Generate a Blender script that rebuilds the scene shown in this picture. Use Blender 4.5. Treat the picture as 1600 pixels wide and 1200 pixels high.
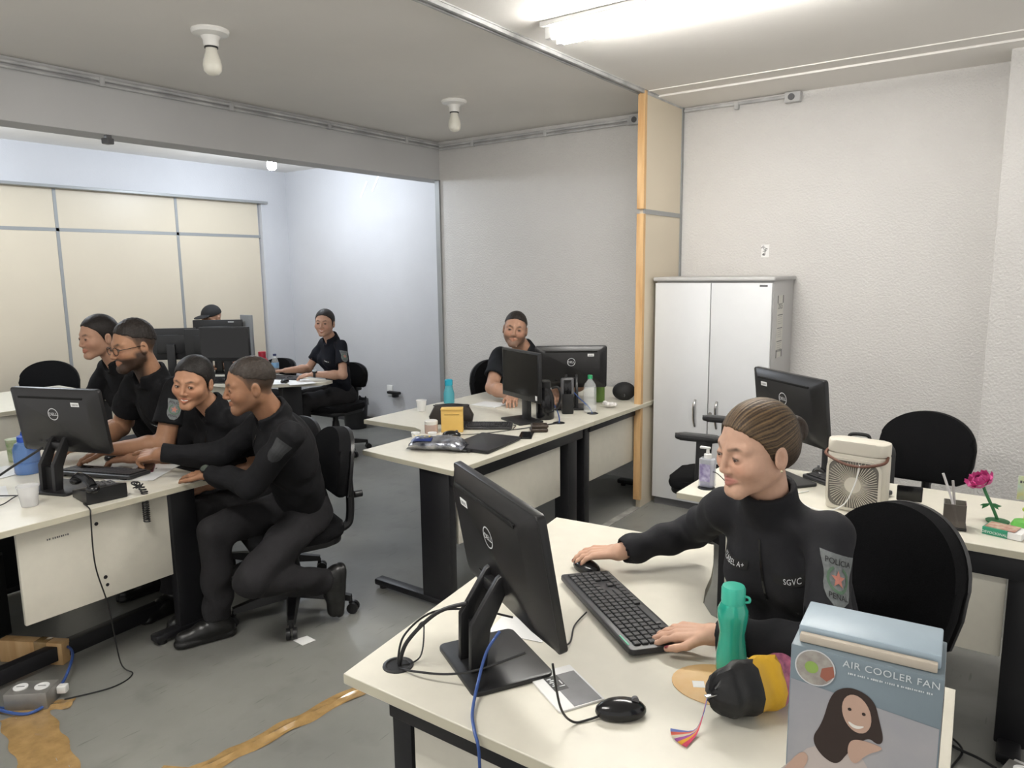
import bpy, bmesh, math, random
import numpy as np
from mathutils import Vector, Matrix
random.seed(7)
SC = bpy.context.scene
for o in list(bpy.data.objects): bpy.data.objects.remove(o)
COL = SC.collection
PI = math.pi
# ------------------------------------------------------------------ camera
cam = bpy.data.cameras.new('camera'); camo = bpy.data.objects.new('camera', cam); COL.objects.link(camo)
YAW, PITCH, ROLL = 0.621513, 0.153074, -0.012321
cam.sensor_width = 36.0; cam.lens = 36.0*1151.24/1600.0; cam.clip_start = 0.05; cam.clip_end = 60
fw = Vector((-math.sin(YAW)*math.cos(PITCH), math.cos(YAW)*math.cos(PITCH), -math.sin(PITCH)))
rt0 = Vector((math.cos(YAW), math.sin(YAW), 0)); up0 = rt0.cross(fw)
rt = math.cos(ROLL)*rt0 + math.sin(ROLL)*up0; up = -math.sin(ROLL)*rt0 + math.cos(ROLL)*up0
camo.matrix_world = Matrix(((rt.x, up.x, -fw.x, 0), (rt.y, up.y, -fw.y, 0), (rt.z, up.z, -fw.z, 1.66), (0, 0, 0, 1)))
SC.camera = camo
# ------------------------------------------------------------------ world, exposure
w = bpy.data.worlds.new('room_ambience'); SC.world = w; w.use_nodes = True
w.node_tree.nodes['Background'].inputs[0].default_value = (1.0, 0.975, 0.94, 1)
w.node_tree.nodes['Background'].inputs[1].default_value = 0.58
SC.view_settings.view_transform = 'Standard'; SC.view_settings.look = 'None'
SC.view_settings.gamma = 1; SC.view_settings.use_curve_mapping = False
SC.view_settings.exposure = 0.72
TUBE_STRENGTH = 70.0      # ceiling tubes
FAR_BULB = 29.0           # bulbs of the far bay (W)
# ------------------------------------------------------------------ materials
MATS = {}
def mat(name, col, rough=.5, metal=0., noise=0., nscale=8., bump=0., bscale=40., coat=0., trans=0., emit=None, estr=0., col2=None, stretch=None, spec=None, vcol=False, alpha=1., ior=1.45, bdist=.004):
    if name in MATS: return MATS[name]
    m = bpy.data.materials.new(name); m.use_nodes = True; nt = m.node_tree
    b = nt.nodes['Principled BSDF']; b.inputs['Roughness'].default_value = rough; b.inputs['Metallic'].default_value = metal
    b.inputs['Base Color'].default_value = (*col, 1); b.inputs['IOR'].default_value = ior
    if coat: b.inputs['Coat Weight'].default_value = coat; b.inputs['Coat Roughness'].default_value = .08
    if trans: b.inputs['Transmission Weight'].default_value = trans
    if spec is not None: b.inputs['Specular IOR Level'].default_value = spec
    if alpha < 1: b.inputs['Alpha'].default_value = alpha
    if emit: b.inputs['Emission Color'].default_value = (*emit, 1); b.inputs['Emission Strength'].default_value = estr
    tc = nt.nodes.new('ShaderNodeTexCoord'); mp = nt.nodes.new('ShaderNodeMapping')
    nt.links.new(tc.outputs['Object'], mp.inputs[0])
    if stretch: mp.inputs['Scale'].default_value = stretch
    src = None
    if vcol:
        a = nt.nodes.new('ShaderNodeVertexColor'); a.layer_name = 'Col'; src = a.outputs[0]
    if noise or col2:
        n = nt.nodes.new('ShaderNodeTexNoise'); n.inputs['Scale'].default_value = nscale; n.inputs['Detail'].default_value = 5
        nt.links.new(mp.outputs[0], n.inputs['Vector'])
        mx = nt.nodes.new('ShaderNodeMix'); mx.data_type = 'RGBA'
        rp = nt.nodes.new('ShaderNodeMapRange'); rp.inputs[1].default_value = .3; rp.inputs[2].default_value = .7
        nt.links.new(n.outputs[0], rp.inputs[0]); nt.links.new(rp.outputs[0], mx.inputs['Factor'])
        c2 = col2 if col2 else tuple(max(0, c*(1-noise)) for c in col)
        mx.inputs['A'].default_value = (*col, 1); mx.inputs['B'].default_value = (*c2, 1)
        if src is not None:
            mu = nt.nodes.new('ShaderNodeMix'); mu.data_type = 'RGBA'; mu.blend_type = 'MULTIPLY'; mu.inputs['Factor'].default_value = 1
            nt.links.new(src, mu.inputs['A']); nt.links.new(mx.outputs['Result'], mu.inputs['B']); src = mu.outputs['Result']
        else: src = mx.outputs['Result']
    if src is not None: nt.links.new(src, b.inputs['Base Color'])
    if bump:
        n2 = nt.nodes.new('ShaderNodeTexNoise'); n2.inputs['Scale'].default_value = bscale; n2.inputs['Detail'].default_value = 4
        nt.links.new(mp.outputs[0], n2.inputs['Vector'])
        bp = nt.nodes.new('ShaderNodeBump'); bp.inputs['Strength'].default_value = bump; bp.inputs['Distance'].default_value = bdist
        nt.links.new(n2.outputs[0], bp.inputs['Height']); nt.links.new(bp.outputs[0], b.inputs['Normal'])
    MATS[name] = m; return m
def glass(name, col, rough=.05, a=.35):     # thin clear plastic: part see-through, part glossy
    return mat(name, col, rough, trans=.0, alpha=a, coat=.6)
WALL = mat('wall_paint', (.56,.565,.585), .75, noise=.07, nscale=1.6, bump=.35, bscale=70)
WALLR = mat('wall_paint_rough', (.64,.625,.605), .8, noise=.06, nscale=1.5, bump=.9, bscale=75, bdist=.008)
CEIL = mat('ceiling_paint', (.82,.795,.755), .8, noise=.06, nscale=1.2, bump=.15, bscale=30)
PANEL = mat('cream_panel', (.63,.56,.44), .42, noise=.04, nscale=2.)
ALU = mat('grey_profile', (.30,.31,.31), .45, metal=.2)
FLOOR = mat('floor_epoxy', (.235,.235,.215), .36, col2=(.175,.177,.165), nscale=2.2, bump=.08, bscale=9)
def scuff(m):                                   # dark scratches and dull patches worn into the floor paint
    nt = m.node_tree; b = nt.nodes['Principled BSDF']; src = b.inputs['Base Color'].links[0].from_socket
    tc = nt.nodes.new('ShaderNodeTexCoord')
    for rot, sc, lo, hi, dark in ((.6,(55,5,1),.66,.74,.62),(-.9,(60,6,1),.68,.75,.66),(0,(7,7,1),.55,.75,.86)):
        mp = nt.nodes.new('ShaderNodeMapping'); mp.inputs['Rotation'].default_value = (0,0,rot); mp.inputs['Scale'].default_value = sc
        n = nt.nodes.new('ShaderNodeTexNoise'); n.inputs['Scale'].default_value = 1; n.inputs['Detail'].default_value = 3
        r = nt.nodes.new('ShaderNodeMapRange'); r.inputs[1].default_value = lo; r.inputs[2].default_value = hi
        x = nt.nodes.new('ShaderNodeMix'); x.data_type = 'RGBA'; x.blend_type = 'MULTIPLY'; x.inputs['B'].default_value = (dark,dark,dark,1)
        nt.links.new(tc.outputs['Object'], mp.inputs[0]); nt.links.new(mp.outputs[0], n.inputs['Vector']); nt.links.new(n.outputs[0], r.inputs[0]); nt.links.new(r.outputs[0], x.inputs['Factor']); nt.links.new(src, x.inputs['A']); src = x.outputs['Result']
    nt.links.new(src, b.inputs['Base Color'])
scuff(FLOOR)
WOODP = mat('pine', (.66,.44,.22), .55, col2=(.50,.29,.12), nscale=9, stretch=(3,3,.35))
DESK = mat('desk_laminate', (.70,.67,.575), .38, noise=.05, nscale=20)
EDGE = mat('desk_edge', (.52,.49,.38), .45)
BLACKM = mat('black_metal', (.010,.010,.012), .42)
BLACKP = mat('black_plastic', (.012,.012,.013), .38)
BLACKG = mat('black_gloss', (.008,.008,.009), .18)
SCREEN = mat('dark_screen', (.006,.006,.007), .12)
GREYP = mat('grey_plastic', (.10,.10,.105), .4)
KEYC = mat('key_black', (.022,.022,.024), .45)
FABRIC = mat('chair_fabric', (.008,.008,.009), .95, noise=.4, nscale=220, bump=.4, bscale=400, bdist=.001, spec=.15)
SHIRT = mat('uniform_black', (.0075,.0075,.009), .85, noise=.25, nscale=14, bump=.5, bscale=30, spec=.25)
JACKET = mat('jacket_charcoal', (.015,.015,.018), .8, noise=.2, nscale=14, bump=.4, bscale=30, spec=.3)
TROUS = mat('trouser_charcoal', (.018,.0172,.019), .85, noise=.25, nscale=12, bump=.7, bscale=26, spec=.25)
BOOT = mat('boot_leather', (.010,.010,.010), .35)
WHITE = mat('white_plastic', (.78,.78,.76), .35)
CERAM = mat('white_ceramic', (.75,.74,.71), .3)
PAPER = mat('paper_white', (.80,.80,.79), .7)
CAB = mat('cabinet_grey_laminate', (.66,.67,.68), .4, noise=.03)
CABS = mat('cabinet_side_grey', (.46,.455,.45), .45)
CHROME = mat('steel', (.55,.55,.55), .25, metal=1)
SILV = mat('silver_print', (.62,.63,.64), .35)
TAPE = mat('brown_packing_tape', (.40,.255,.105), .16, noise=.3, nscale=25, coat=.5, bump=.5, bscale=35)
BLUEC = mat('blue_cable', (.035,.08,.26), .45)
EYEW = mat('eye_white', (.52,.48,.45), .3); IRIS = mat('iris_dark', (.03,.016,.01), .15)
TEETH = mat('teeth', (.80,.77,.71), .3)
# ------------------------------------------------------------------ mesh helpers
def NB(): return bmesh.new()
def _xf(vs, M):
    for v in vs: v.co = M @ v.co
def bx(bm, c, s, rz=0., bev=0., seg=2, M=None):
    r = bmesh.ops.create_cube(bm, size=1.0); vs = r['verts']
    for v in vs: v.co = Vector((v.co.x*s[0], v.co.y*s[1], v.co.z*s[2]))
    if bev:
        es = list({e for v in vs for e in v.link_edges})
        rr = bmesh.ops.bevel(bm, geom=es, offset=min(bev, .49*min(s)), segments=seg, affect='EDGES', profile=.5)
        vs = list({v for f in rr['faces'] for v in f.verts} | {v for v in vs if v.is_valid})
    T = Matrix.Translation(c) @ Matrix.Rotation(rz, 4, 'Z')
    if M is not None: T = M @ T
    _xf(vs, T); return bm
def frame(d):
    d = Vector(d).normalized(); a = Vector((0,0,1)) if abs(d.z) < .9 else Vector((1,0,0))
    x = d.cross(a).normalized(); return x, d.cross(x).normalized(), d
def cyl(bm, p0, p1, r0, r1=None, n=16, cap=True):
    r1 = r0 if r1 is None else r1
    p0 = Vector(p0); p1 = Vector(p1); x, y, d = frame(p1-p0)
    A = [bm.verts.new(p0 + (x*math.cos(2*PI*i/n)+y*math.sin(2*PI*i/n))*r0) for i in range(n)]
    B = [bm.verts.new(p1 + (x*math.cos(2*PI*i/n)+y*math.sin(2*PI*i/n))*r1) for i in range(n)]
    for i in range(n): bm.faces.new((A[i], A[(i+1)%n], B[(i+1)%n], B[i]))
    if cap: bm.faces.new(A[::-1]); bm.faces.new(B)
    return bm
def lathe(bm, prof, o=(0,0,0), n=24, sx=1., sy=1.):
    rings = []
    for r, z in prof:
        if r < 1e-5: rings.append([bm.verts.new((o[0], o[1], o[2]+z))])
        else: rings.append([bm.verts.new((o[0]+sx*r*math.cos(2*PI*i/n), o[1]+sy*r*math.sin(2*PI*i/n), o[2]+z)) for i in range(n)])
    for a, b in zip(rings, rings[1:]):
        for i in range(n):
            j = (i+1) % n
            if len(a) == 1 and len(b) == 1: continue
            if len(a) == 1: bm.faces.new((a[0], b[j], b[i])) if len(b) > 1 else None
            elif len(b) == 1: bm.faces.new((a[i], a[j], b[0]))
            else: bm.faces.new((a[i], a[j], b[j], b[i]))
    return bm
def smooth_path(pts, k=6):
    P = [Vector(p) for p in pts]
    if len(P) < 3: return P
    out = []
    for i in range(len(P)-1):
        p0 = P[max(i-1,0)]; p1 = P[i]; p2 = P[i+1]; p3 = P[min(i+2,len(P)-1)]
        for j in range(k):
            t = j/k
            out.append(.5*((2*p1)+(p2-p0)*t+(2*p0-5*p1+4*p2-p3)*t*t+(3*p1-p0-3*p2+p3)*t**3))
    out.append(P[-1]); return out
def tube(bm, pts, r, n=8, k=6, cap=True):
    P = smooth_path(pts, k); rings = []; prev = None
    for i, p in enumerate(P):
        d = (P[min(i+1,len(P)-1)]-P[max(i-1,0)])
        if d.length < 1e-9: d = Vector((0,0,1))
        d.normalize()
        if prev is None: x, y, _ = frame(d)
        else:
            x = prev - d*prev.dot(d)
            if x.length < 1e-6: x, y, _ = frame(d)
            x.normalize(); y = d.cross(x)
        prev = x
        rings.append([bm.verts.new(p+(x*math.cos(2*PI*a/n)+y*math.sin(2*PI*a/n))*r) for a in range(n)])
    for a, b in zip(rings, rings[1:]):
        for i in range(n): bm.faces.new((a[i], a[(i+1)%n], b[(i+1)%n], b[i]))
    if cap: bm.faces.new(rings[0][::-1]); bm.faces.new(rings[-1])
    return bm
def prism(bm, poly, z0, z1, bev=0., M=None):
    A = [bm.verts.new((x, y, z0)) for x, y in poly]; B = [bm.verts.new((x, y, z1)) for x, y in poly]; n = len(poly)
    fs = [bm.faces.new(A[::-1]), bm.faces.new(B)]
    for i in range(n): fs.append(bm.faces.new((A[i], A[(i+1)%n], B[(i+1)%n], B[i])))
    vs = A+B
    if bev:
        es = list({e for f in fs[:2] for e in f.edges})
        rr = bmesh.ops.bevel(bm, geom=es, offset=bev, segments=2, affect='EDGES', profile=.5)
        vs = list({v for f in rr['faces'] for v in f.verts} | {v for v in vs if v.is_valid})
    if M is not None: _xf(vs, M)
    return bm
def ball(bm, c, r, s=(1,1,1), u=16, v=10):
    rr = bmesh.ops.create_uvsphere(bm, u_segments=u, v_segments=v, radius=r)
    for q in rr['verts']: q.co = Vector((q.co.x*s[0]+c[0], q.co.y*s[1]+c[1], q.co.z*s[2]+c[2]))
    return bm
def rrect(w, h, r, n=5, cx=0, cy=0):
    out = []
    for sx, sy, a0 in ((1,1,0),(-1,1,PI/2),(-1,-1,PI),(1,-1,1.5*PI)):
        for i in range(n+1):
            a = a0+PI/2*i/n
            out.append((cx+sx*(w/2-r)+r*math.cos(a), cy+sy*(h/2-r)+r*math.sin(a)))
    return out
def obj(name, bm, m, parent=None, smooth=True, off=None, kind=None, ang=35):
    me = bpy.data.meshes.new(name)
    bmesh.ops.recalc_face_normals(bm, faces=bm.faces[:])
    if off is not None:
        for v in bm.verts: v.co -= Vector(off)
    bm.to_mesh(me); bm.free()
    me.materials.append(m)
    if smooth:
        me.shade_smooth(); me.set_sharp_from_angle(angle=math.radians(ang))
    o = bpy.data.objects.new(name, me); COL.objects.link(o)
    if parent is not None: o.parent = parent
    if kind: o['kind'] = kind
    return o
def tag(o, label, cat, group=None, kind=None):
    o['label'] = label; o['category'] = cat
    if group: o['group'] = group
    if kind: o['kind'] = kind
    return o
def thing(name, label, cat, loc=(0,0,0), rz=0., group=None, kind=None):
    o = bpy.data.objects.new(name, None); COL.objects.link(o); o.empty_display_size = .05
    o.location = loc; o.rotation_euler = (0,0,rz)
    return tag(o, label, cat, group, kind)
def struct(name, bm, m, parent=None, label=None, smooth=False):
    o = obj(name, bm, m, parent, smooth)
    if parent is None:
        o['kind'] = 'structure'; o['label'] = label or name.replace('_', ' '); o['category'] = name.split('_')[0]
    return o
def dup(root, loc, rz, label, group=None):
    r = root.copy(); COL.objects.link(r); r.location = loc; r.rotation_euler = (0,0,rz); r['label'] = label
    if group: r['group'] = group
    for ch in list(root.children):
        c = ch.copy(); COL.objects.link(c); c.parent = r
        for g in list(ch.children):
            d = g.copy(); COL.objects.link(d); d.parent = c
    return r
def text_bm(s, size, M=None, extrude=0.0004, spacing=1.0, sx=1.0):
    cu = bpy.data.curves.new('t', 'FONT'); cu.body = s; cu.size = size; cu.align_x = 'CENTER'; cu.align_y = 'CENTER'
    cu.extrude = extrude; cu.resolution_u = 3; cu.space_character = spacing
    to = bpy.data.objects.new('t', cu); COL.objects.link(to)
    me = bpy.data.meshes.new_from_object(to); bm = NB(); bm.from_mesh(me)
    bpy.data.objects.remove(to); bpy.data.curves.remove(cu); bpy.data.meshes.remove(me)
    for v in bm.verts: v.co.x *= sx
    if M is not None: _xf(bm.verts, M)
    return bm
def basis(o, x, y):       # matrix whose local x,y map to the given axes
    x = Vector(x).normalized(); y = Vector(y); y = (y - x*x.dot(y)).normalized(); z = x.cross(y)
    return Matrix(((x.x,y.x,z.x,o[0]),(x.y,y.y,z.y,o[1]),(x.z,y.z,z.z,o[2]),(0,0,0,1)))

def strokes_bm(w, h, n, M=None, seed=1):      # print too small to read: a row of short bars
    q = NB(); rs = random.Random(seed); x = -w/2
    while x < w/2-w/n*.4:
        bw = w/n*rs.uniform(.45,.8); hh = h*rs.uniform(.65,1.)
        vs = [q.verts.new((x+a*bw, (b-.5)*hh, 0)) for a, b in ((0,0),(1,0),(1,1),(0,1))]; q.faces.new(vs); x += w/n*(1 if rs.random() > .15 else 1.7)
    if M is not None: _xf(q.verts, M)
    return q
# ================================================================== the room
CZ = 2.80
YW, YF = 5.20, 5.60          # back wall of the office, back wall of the far bay
XB, XL, XP = -4.50, -7.20, -2.20
fl = NB(); bx(fl, (-3.0, 2.6, -.05), (9.6, 8.4, .1)); struct('floor', fl, FLOOR, label='worn grey painted concrete floor')
c = NB(); bx(c, (-3.0, 2.6, CZ+.05), (9.6, 8.4, .1)); ceil_o = struct('ceiling', c, CEIL, label='flat off-white ceiling')
for (x0,y0,x1,y1) in ((-4.4,.6,-2.4,1.75),(-2.05,4.35,1.2,4.37)):   # slab joints that show as faint lines
    pass
s = NB(); bx(s, (-.4, 4.60, CZ-.003), (3.6, .012, .006)); struct('ceiling_joint', s, CEIL, ceil_o)
s = NB(); bx(s, (-.4, 4.98, CZ-.006), (3.6, .44, .012)); struct('ceiling_step', s, CEIL, ceil_o)
wl = NB(); bx(wl, ((XB+1.8)/2, YW+.25, CZ/2), (1.8-XB, .5, CZ)); wb = struct('wall_back', wl, WALLR, label='rough textured light grey wall behind cabinet')
s = NB(); bx(s, (XB-.018, YW-.004, CZ/2-.165), (.05, .03, CZ-.33)); struct('corner_strip', s, ALU, wb)
wl = NB(); bx(wl, ((XL-.5+XB)/2, YF+.1, CZ/2), (XB-XL+.5, .2, CZ)); wfar = struct('wall_far', wl, WALL, label='white plaster wall of the far bay')
for (x,y0,y1,z) in ((-5.9,0,0,2.52),(-5.72,0,0,2.57)):
    s = NB(); bx(s, (0,0,0), (.025,.004,.19), M=Matrix.Translation((x,YF-.002,z)) @ Matrix.Rotation(.6,4,'Y')); struct('tape_scrap', s, PAPER, wfar)
s = NB(); bx(s, ((XL+XB)/2, YF-.008, .04), (XB-XL, .016, .08)); tag(struct('baseboard_far', s, GREYP), 'dark skirting along the far bay wall', 'baseboard')
s = NB(); bx(s, (.62, YW-.14, CZ/2), (1.7, .30, CZ), bev=.004); struct('column_right', s, WALLR, label='textured wall column at the right edge')
# left wall: white upper band and column, cream panels below
wl = NB(); bx(wl, (XL-.15, 1.8, CZ/2), (.2, 7.8, CZ)); bx(wl, (XL-.03, 1.75, 2.62), (.10, 7.0, .36)); bx(wl, (XL-.03, 5.43, CZ/2), (.10, .36, CZ))
wleft = struct('wall_left', wl, WALL, label='white wall above cream partition panels')
ys = [.85, 2.0, 3.12, 4.26, 5.24]
for i in range(4):
    for z0, z1 in ((.02, 2.055), (2.085, 2.43)):
        s = NB(); bx(s, (XL-.035, (ys[i]+ys[i+1])/2, (z0+z1)/2), (.03, ys[i+1]-ys[i]-.028, z1-z0), bev=.002); struct('panel', s, PANEL, wleft)
    s = NB(); bx(s, (XL-.03, ys[i], 1.22), (.025, .028, 2.42)); struct('profile', s, ALU, wleft)
s = NB(); bx(s, (XL-.03, 3.05, 2.07), (.025, 4.4, .03)); struct('profile', s, ALU, wleft)
s = NB(); bx(s, (XL+.03, 3.2, 2.44), (.10, 4.2, .025), bev=.003); struct('ledge', s, ALU, wleft)
s = NB(); bx(s, (XL-.02, 3.05, .05), (.03, 4.4, .1)); tag(struct('baseboard_left', s, GREYP), 'dark skirting under the cream panels', 'baseboard')
# beam between the bays
s = NB(); bx(s, (XB-.1, 2.4, CZ-.165), (.2, 6.4, .33), bev=.004); beam = struct('beam', s, mat('beam_paint', (.54,.54,.54), .8, noise=.06, nscale=1.4), label='grey ceiling beam between the two bays')
# partition stub with pine post
s = NB(); bx(s, (XP, 4.88, CZ/2), (.035, .60, CZ)); part = struct('wall_partition', s, PANEL, label='narrow cream partition stub with pine edge beside cabinet')
for z0, z1 in ((.06, 2.02), (2.05, CZ)):
    s = NB(); bx(s, (XP, 4.565, (z0+z1)/2), (.05, .035, z1-z0), bev=.002); struct('post', s, WOODP, part)
for yy in (4.86,):
    s = NB(); bx(s, (XP+.018, yy+.01, 2.035), (.012, .60, .03)); struct('profile', s, ALU, part)
    s = NB(); bx(s, (XP+.018, 5.178, CZ/2), (.012, .03, CZ)); struct('profile', s, ALU, part)
# ceiling rail and floor trace of the removed partition
s = NB(); bx(s, (XP+.012, 2.6, CZ-.012), (.016, 5.2, .024)); bx(s, (XP-.022, 2.6, CZ-.012), (.016, 5.2, .024)); bx(s, (XP, 2.6, CZ-.003), (.05, 5.2, .006))
tag(struct('trim_1', s, mat('old_rail', (.50,.50,.49), .5, noise=.35, nscale=12)), 'old metal partition rail running along the ceiling', 'rail')
s = NB(); bx(s, (XP, 3.35, .003), (.05, 2.4, .006)); tag(struct('trim_2', s, mat('floor_scar', (.42,.41,.38), .7, noise=.4, nscale=14)), 'pale scar of the removed partition on the floor', 'floor trim')
# surface conduits
CON = mat('conduit_grey', (.33,.33,.34), .5, col2=(.62,.62,.61), nscale=5, stretch=(1,1,1))
def conduit(label, a, b, box=None, r=.011, two=True):
    t = thing('conduit', label, 'conduit', a); A = Vector(a); d = Vector(b)-A
    q = NB(); tube(q, [(0,0,0), d*.5, d], r, 10, 2); obj('pipe', q, CON, t)
    if two:
        q = NB(); tube(q, [Vector((0,0,-.028)), d*.5+Vector((0,0,-.028)), d+Vector((0,0,-.028))], r*.8, 10, 2); obj('pipe', q, CON, t)
    L = d.length; n = int(L/.7)
    for i in range(n):
        p = d*((i+.5)/n); q = NB(); bx(q, p+Vector((0,0,-.014)), (.03,.03,.05), bev=.004); obj('clip', q, CON, t)
    if box is not None:
        p = d*box; q = NB(); bx(q, p+Vector((0,-.01,-.012)), (.10,.05,.065), bev=.006); bo = obj('junction_box', q, CON, t)
        q = NB(); cyl(q, p+Vector((-.005,-.034,-.012)), p+Vector((-.005,-.042,-.012)), .021, n=14); obj('cap', q, GREYP, bo)
conduit('double grey conduit along the top of the ceiling beam', (XB+.016, 1.0, CZ-.03), (XB+.016, YW-.02, CZ-.03))
conduit('grey conduit with junction box on wall above middle desks', (XB+.03, YW-.018, CZ-.04), (XP-.03, YW-.018, CZ-.04), box=.86)
conduit('short grey conduit ending in a box above the cabinet', (XP+.03, YW-.018, CZ-.035), (-1.42, YW-.018, CZ-.035), box=1.0, two=False)
# ------------------------------------------------------------------ ceiling lamps
def bulb_lamp(label, x, y, lit=False):
    t = thing('ceiling_lamp', label, 'lamp', (x, y, CZ), group='bare bulbs on the ceiling')
    q = NB(); lathe(q, [(0,0),(.085,0),(.087,-.008),(.08,-.02),(.045,-.03),(.036,-.045),(.034,-.075),(.0,-.076)], n=28); obj('holder', q, CERAM, t)
    q = NB(); cyl(q, (0,0,-.074), (0,0,-.082), .031, n=20); obj('gasket', q, BLACKP, t)
    q = NB(); lathe(q, [(.026,-.08),(.028,-.10),(.040,-.135),(.044,-.16),(.040,-.185),(.026,-.20),(0,-.206)], n=24)
    obj('bulb', q, mat('bulb_lit', (1,1,1), .4, emit=(.80,.88,1), estr=60) if lit else mat('bulb_glass', (.72,.70,.62), .25), t)
    return t
bulb_lamp('unlit bulb in white ceiling holder, nearer and larger one', -3.30, 2.19)
bulb_lamp('unlit bulb in white ceiling holder, smaller one near back wall', -3.34, 4.03)
bulb_lamp('lit bulb glowing just below the beam in the far bay', -5.85, 4.42, True)
bulb_lamp('lit bulb in the far bay beyond the left edge', -5.9, 2.0, True)
for (x, y) in ((-5.85, 4.42), (-5.9, 2.0)):
    l = bpy.data.lights.new('bulb_light', 'POINT'); l.energy = FAR_BULB; l.color = (.84,.91,1); l.shadow_soft_size = .05
    lo = bpy.data.objects.new('bulb_light', l); COL.objects.link(lo); lo.location = (x, y, CZ-.27)
TUBE = mat('lit_tube', (1,1,1), .4, emit=(1,.975,.93), estr=TUBE_STRENGTH)
def tube_lamp(label, x0, x1, y):
    t = thing('tube_lamp', label, 'lamp', ((x0+x1)/2, y, CZ), group='ceiling tube lamps')
    L = x1-x0
    q = NB(); bx(q, (0,0,-.012), (L+.06,.17,.024), bev=.004); prism(q, [(-.085,-.03),(.085,-.03),(.05,-.052),(-.05,-.052)], -L/2-.03, L/2+.03, M=Matrix.Rotation(PI/2,4,'Y')@Matrix.Rotation(PI/2,4,'Z')) if 0 else None
    obj('housing', q, WHITE, t)
    for sy in (-.05, .05):
        q = NB(); cyl(q, (-L/2+.02, sy, -.062), (L/2-.02, sy, -.062), .016, n=14); obj('tube', q, TUBE, t)
        for sx in (-1, 1):
            q = NB(); bx(q, (sx*(L/2-.005), sy, -.045), (.035,.035,.065), bev=.005); obj('socket', q, WHITE, t)
tube_lamp('lit double tube lamp on ceiling above the right desks', -1.97, -.55, 3.13)
tube_lamp('lit double tube lamp on ceiling behind the viewer', -2.6, -1.2, .35)
# sensor under beam
t = thing('motion_sensor', 'small grey sensor hanging under the ceiling beam', 'sensor', (XB-.02, 2.28, CZ-.33))
q = NB(); bx(q, (0,0,-.01), (.03,.03,.02)); obj('bracket', q, GREYP, t); q = NB(); bx(q, (.005,-.005,-.035), (.05,.05,.035), rz=.4, bev=.006); obj('head', q, GREYP, t)
# outlet with plug near the bin, sticker and marks on the right wall
t = thing('wall_outlet', 'white wall outlet with a black adapter plugged in', 'outlet', (-5.62, YF, .40))
q = NB(); bx(q, (0,-.006,0), (.075,.012,.115), bev=.003); obj('plate', q, WHITE, t)
q = NB(); bx(q, (.10,-.05,-.01), (.17,.05,.03), bev=.01); bx(q, (.11,-.04,-.04), (.05,.06,.04), bev=.008); obj('adapter', q, BLACKP, t)
t = thing('wall_sticker', 'small white sticker with black print above the cabinet', 'sticker', (-1.57, YW, 1.77))
q = NB(); bx(q, (0,-.001,0), (.052,.002,.085)); obj('paper', q, PAPER, t)
q = NB()
for i in range(9): bx(q, (random.uniform(-.012,.012), -.003, -.03+i*.008), (random.uniform(.012,.03),.001,.004), M=Matrix.Rotation(random.uniform(-.4,.4),4,'Y'))
obj('print', q, BLACKP, t)
# ================================================================== furniture
def ribbon(poly, z0, z1, off=.0008):
    q = NB(); n = len(poly); cx = sum(p[0] for p in poly)/n; cy = sum(p[1] for p in poly)/n
    A = []; B = []
    for i, (x, y) in enumerate(poly):
        x0, y0 = poly[i-1]; x1, y1 = poly[(i+1)%n]; t = Vector((x1-x0, y1-y0)); t.normalize(); nx, ny = t.y*off, -t.x*off
        A.append(q.verts.new((x+nx, y+ny, z0))); B.append(q.verts.new((x+nx, y+ny, z1)))
    for i in range(n): q.faces.new((A[i], A[(i+1)%n], B[(i+1)%n], B[i]))
    return q
def desk(label, poly, o, legs=(), panels=(), rails=(), grommets=(), group=None):
    t = thing('desk', label, 'desk', (o[0], o[1], 0), group=group); P = [(x-o[0], y-o[1]) for x, y in poly]
    q = NB(); prism(q, P, .713, .74, bev=.002); obj('desktop', q, DESK, t, ang=20)
    obj('edge_band', ribbon(P, .7155, .7375), EDGE, t)
    for (x, y, sx, sy, fx, fy, ox, oy) in legs:       # column centre, column size, foot size, foot offset
        q = NB(); bx(q, (x-o[0], y-o[1], .37), (sx, sy, .68), bev=.006); le = obj('leg', q, BLACKM, t)
        q = NB(); bx(q, (x-o[0]+ox, y-o[1]+oy, .034), (fx, fy, .035), bev=.010)
        for k in (-1, 1):
            cyl(q, (x-o[0]+ox+(k*(fx/2-.04) if fx > fy else 0), y-o[1]+oy+(k*(fy/2-.04) if fy >= fx else 0), 0), (x-o[0]+ox+(k*(fx/2-.04) if fx > fy else 0), y-o[1]+oy+(k*(fy/2-.04) if fy >= fx else 0), .022), .02, n=12)
        obj('foot', q, BLACKM, le)
    for (x0, y0, x1, y1, z0, z1) in panels:
        d = Vector((x1-x0, y1-y0)); q = NB(); bx(q, ((x0+x1)/2-o[0], (y0+y1)/2-o[1], (z0+z1)/2), (d.length, .018, z1-z0), rz=math.atan2(d.y, d.x), bev=.001); obj('modesty_panel', q, DESK, t)
    for (x0, y0, x1, y1, z0, z1, w) in rails:
        d = Vector((x1-x0, y1-y0)); q = NB(); bx(q, ((x0+x1)/2-o[0], (y0+y1)/2-o[1], (z0+z1)/2), (d.length, w, z1-z0), rz=math.atan2(d.y, d.x), bev=.003); obj('rail', q, BLACKM, t)
    for (x, y) in grommets:
        q = NB(); lathe(q, [(.026,.0005),(.030,.004),(.036,.003),(.037,0)], (x-o[0], y-o[1], .74), 24); cyl(q, (x-o[0], y-o[1], .7402), (x-o[0], y-o[1], .741), .027, n=20); obj('grommet', q, BLACKP, t)
    return t
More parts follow.
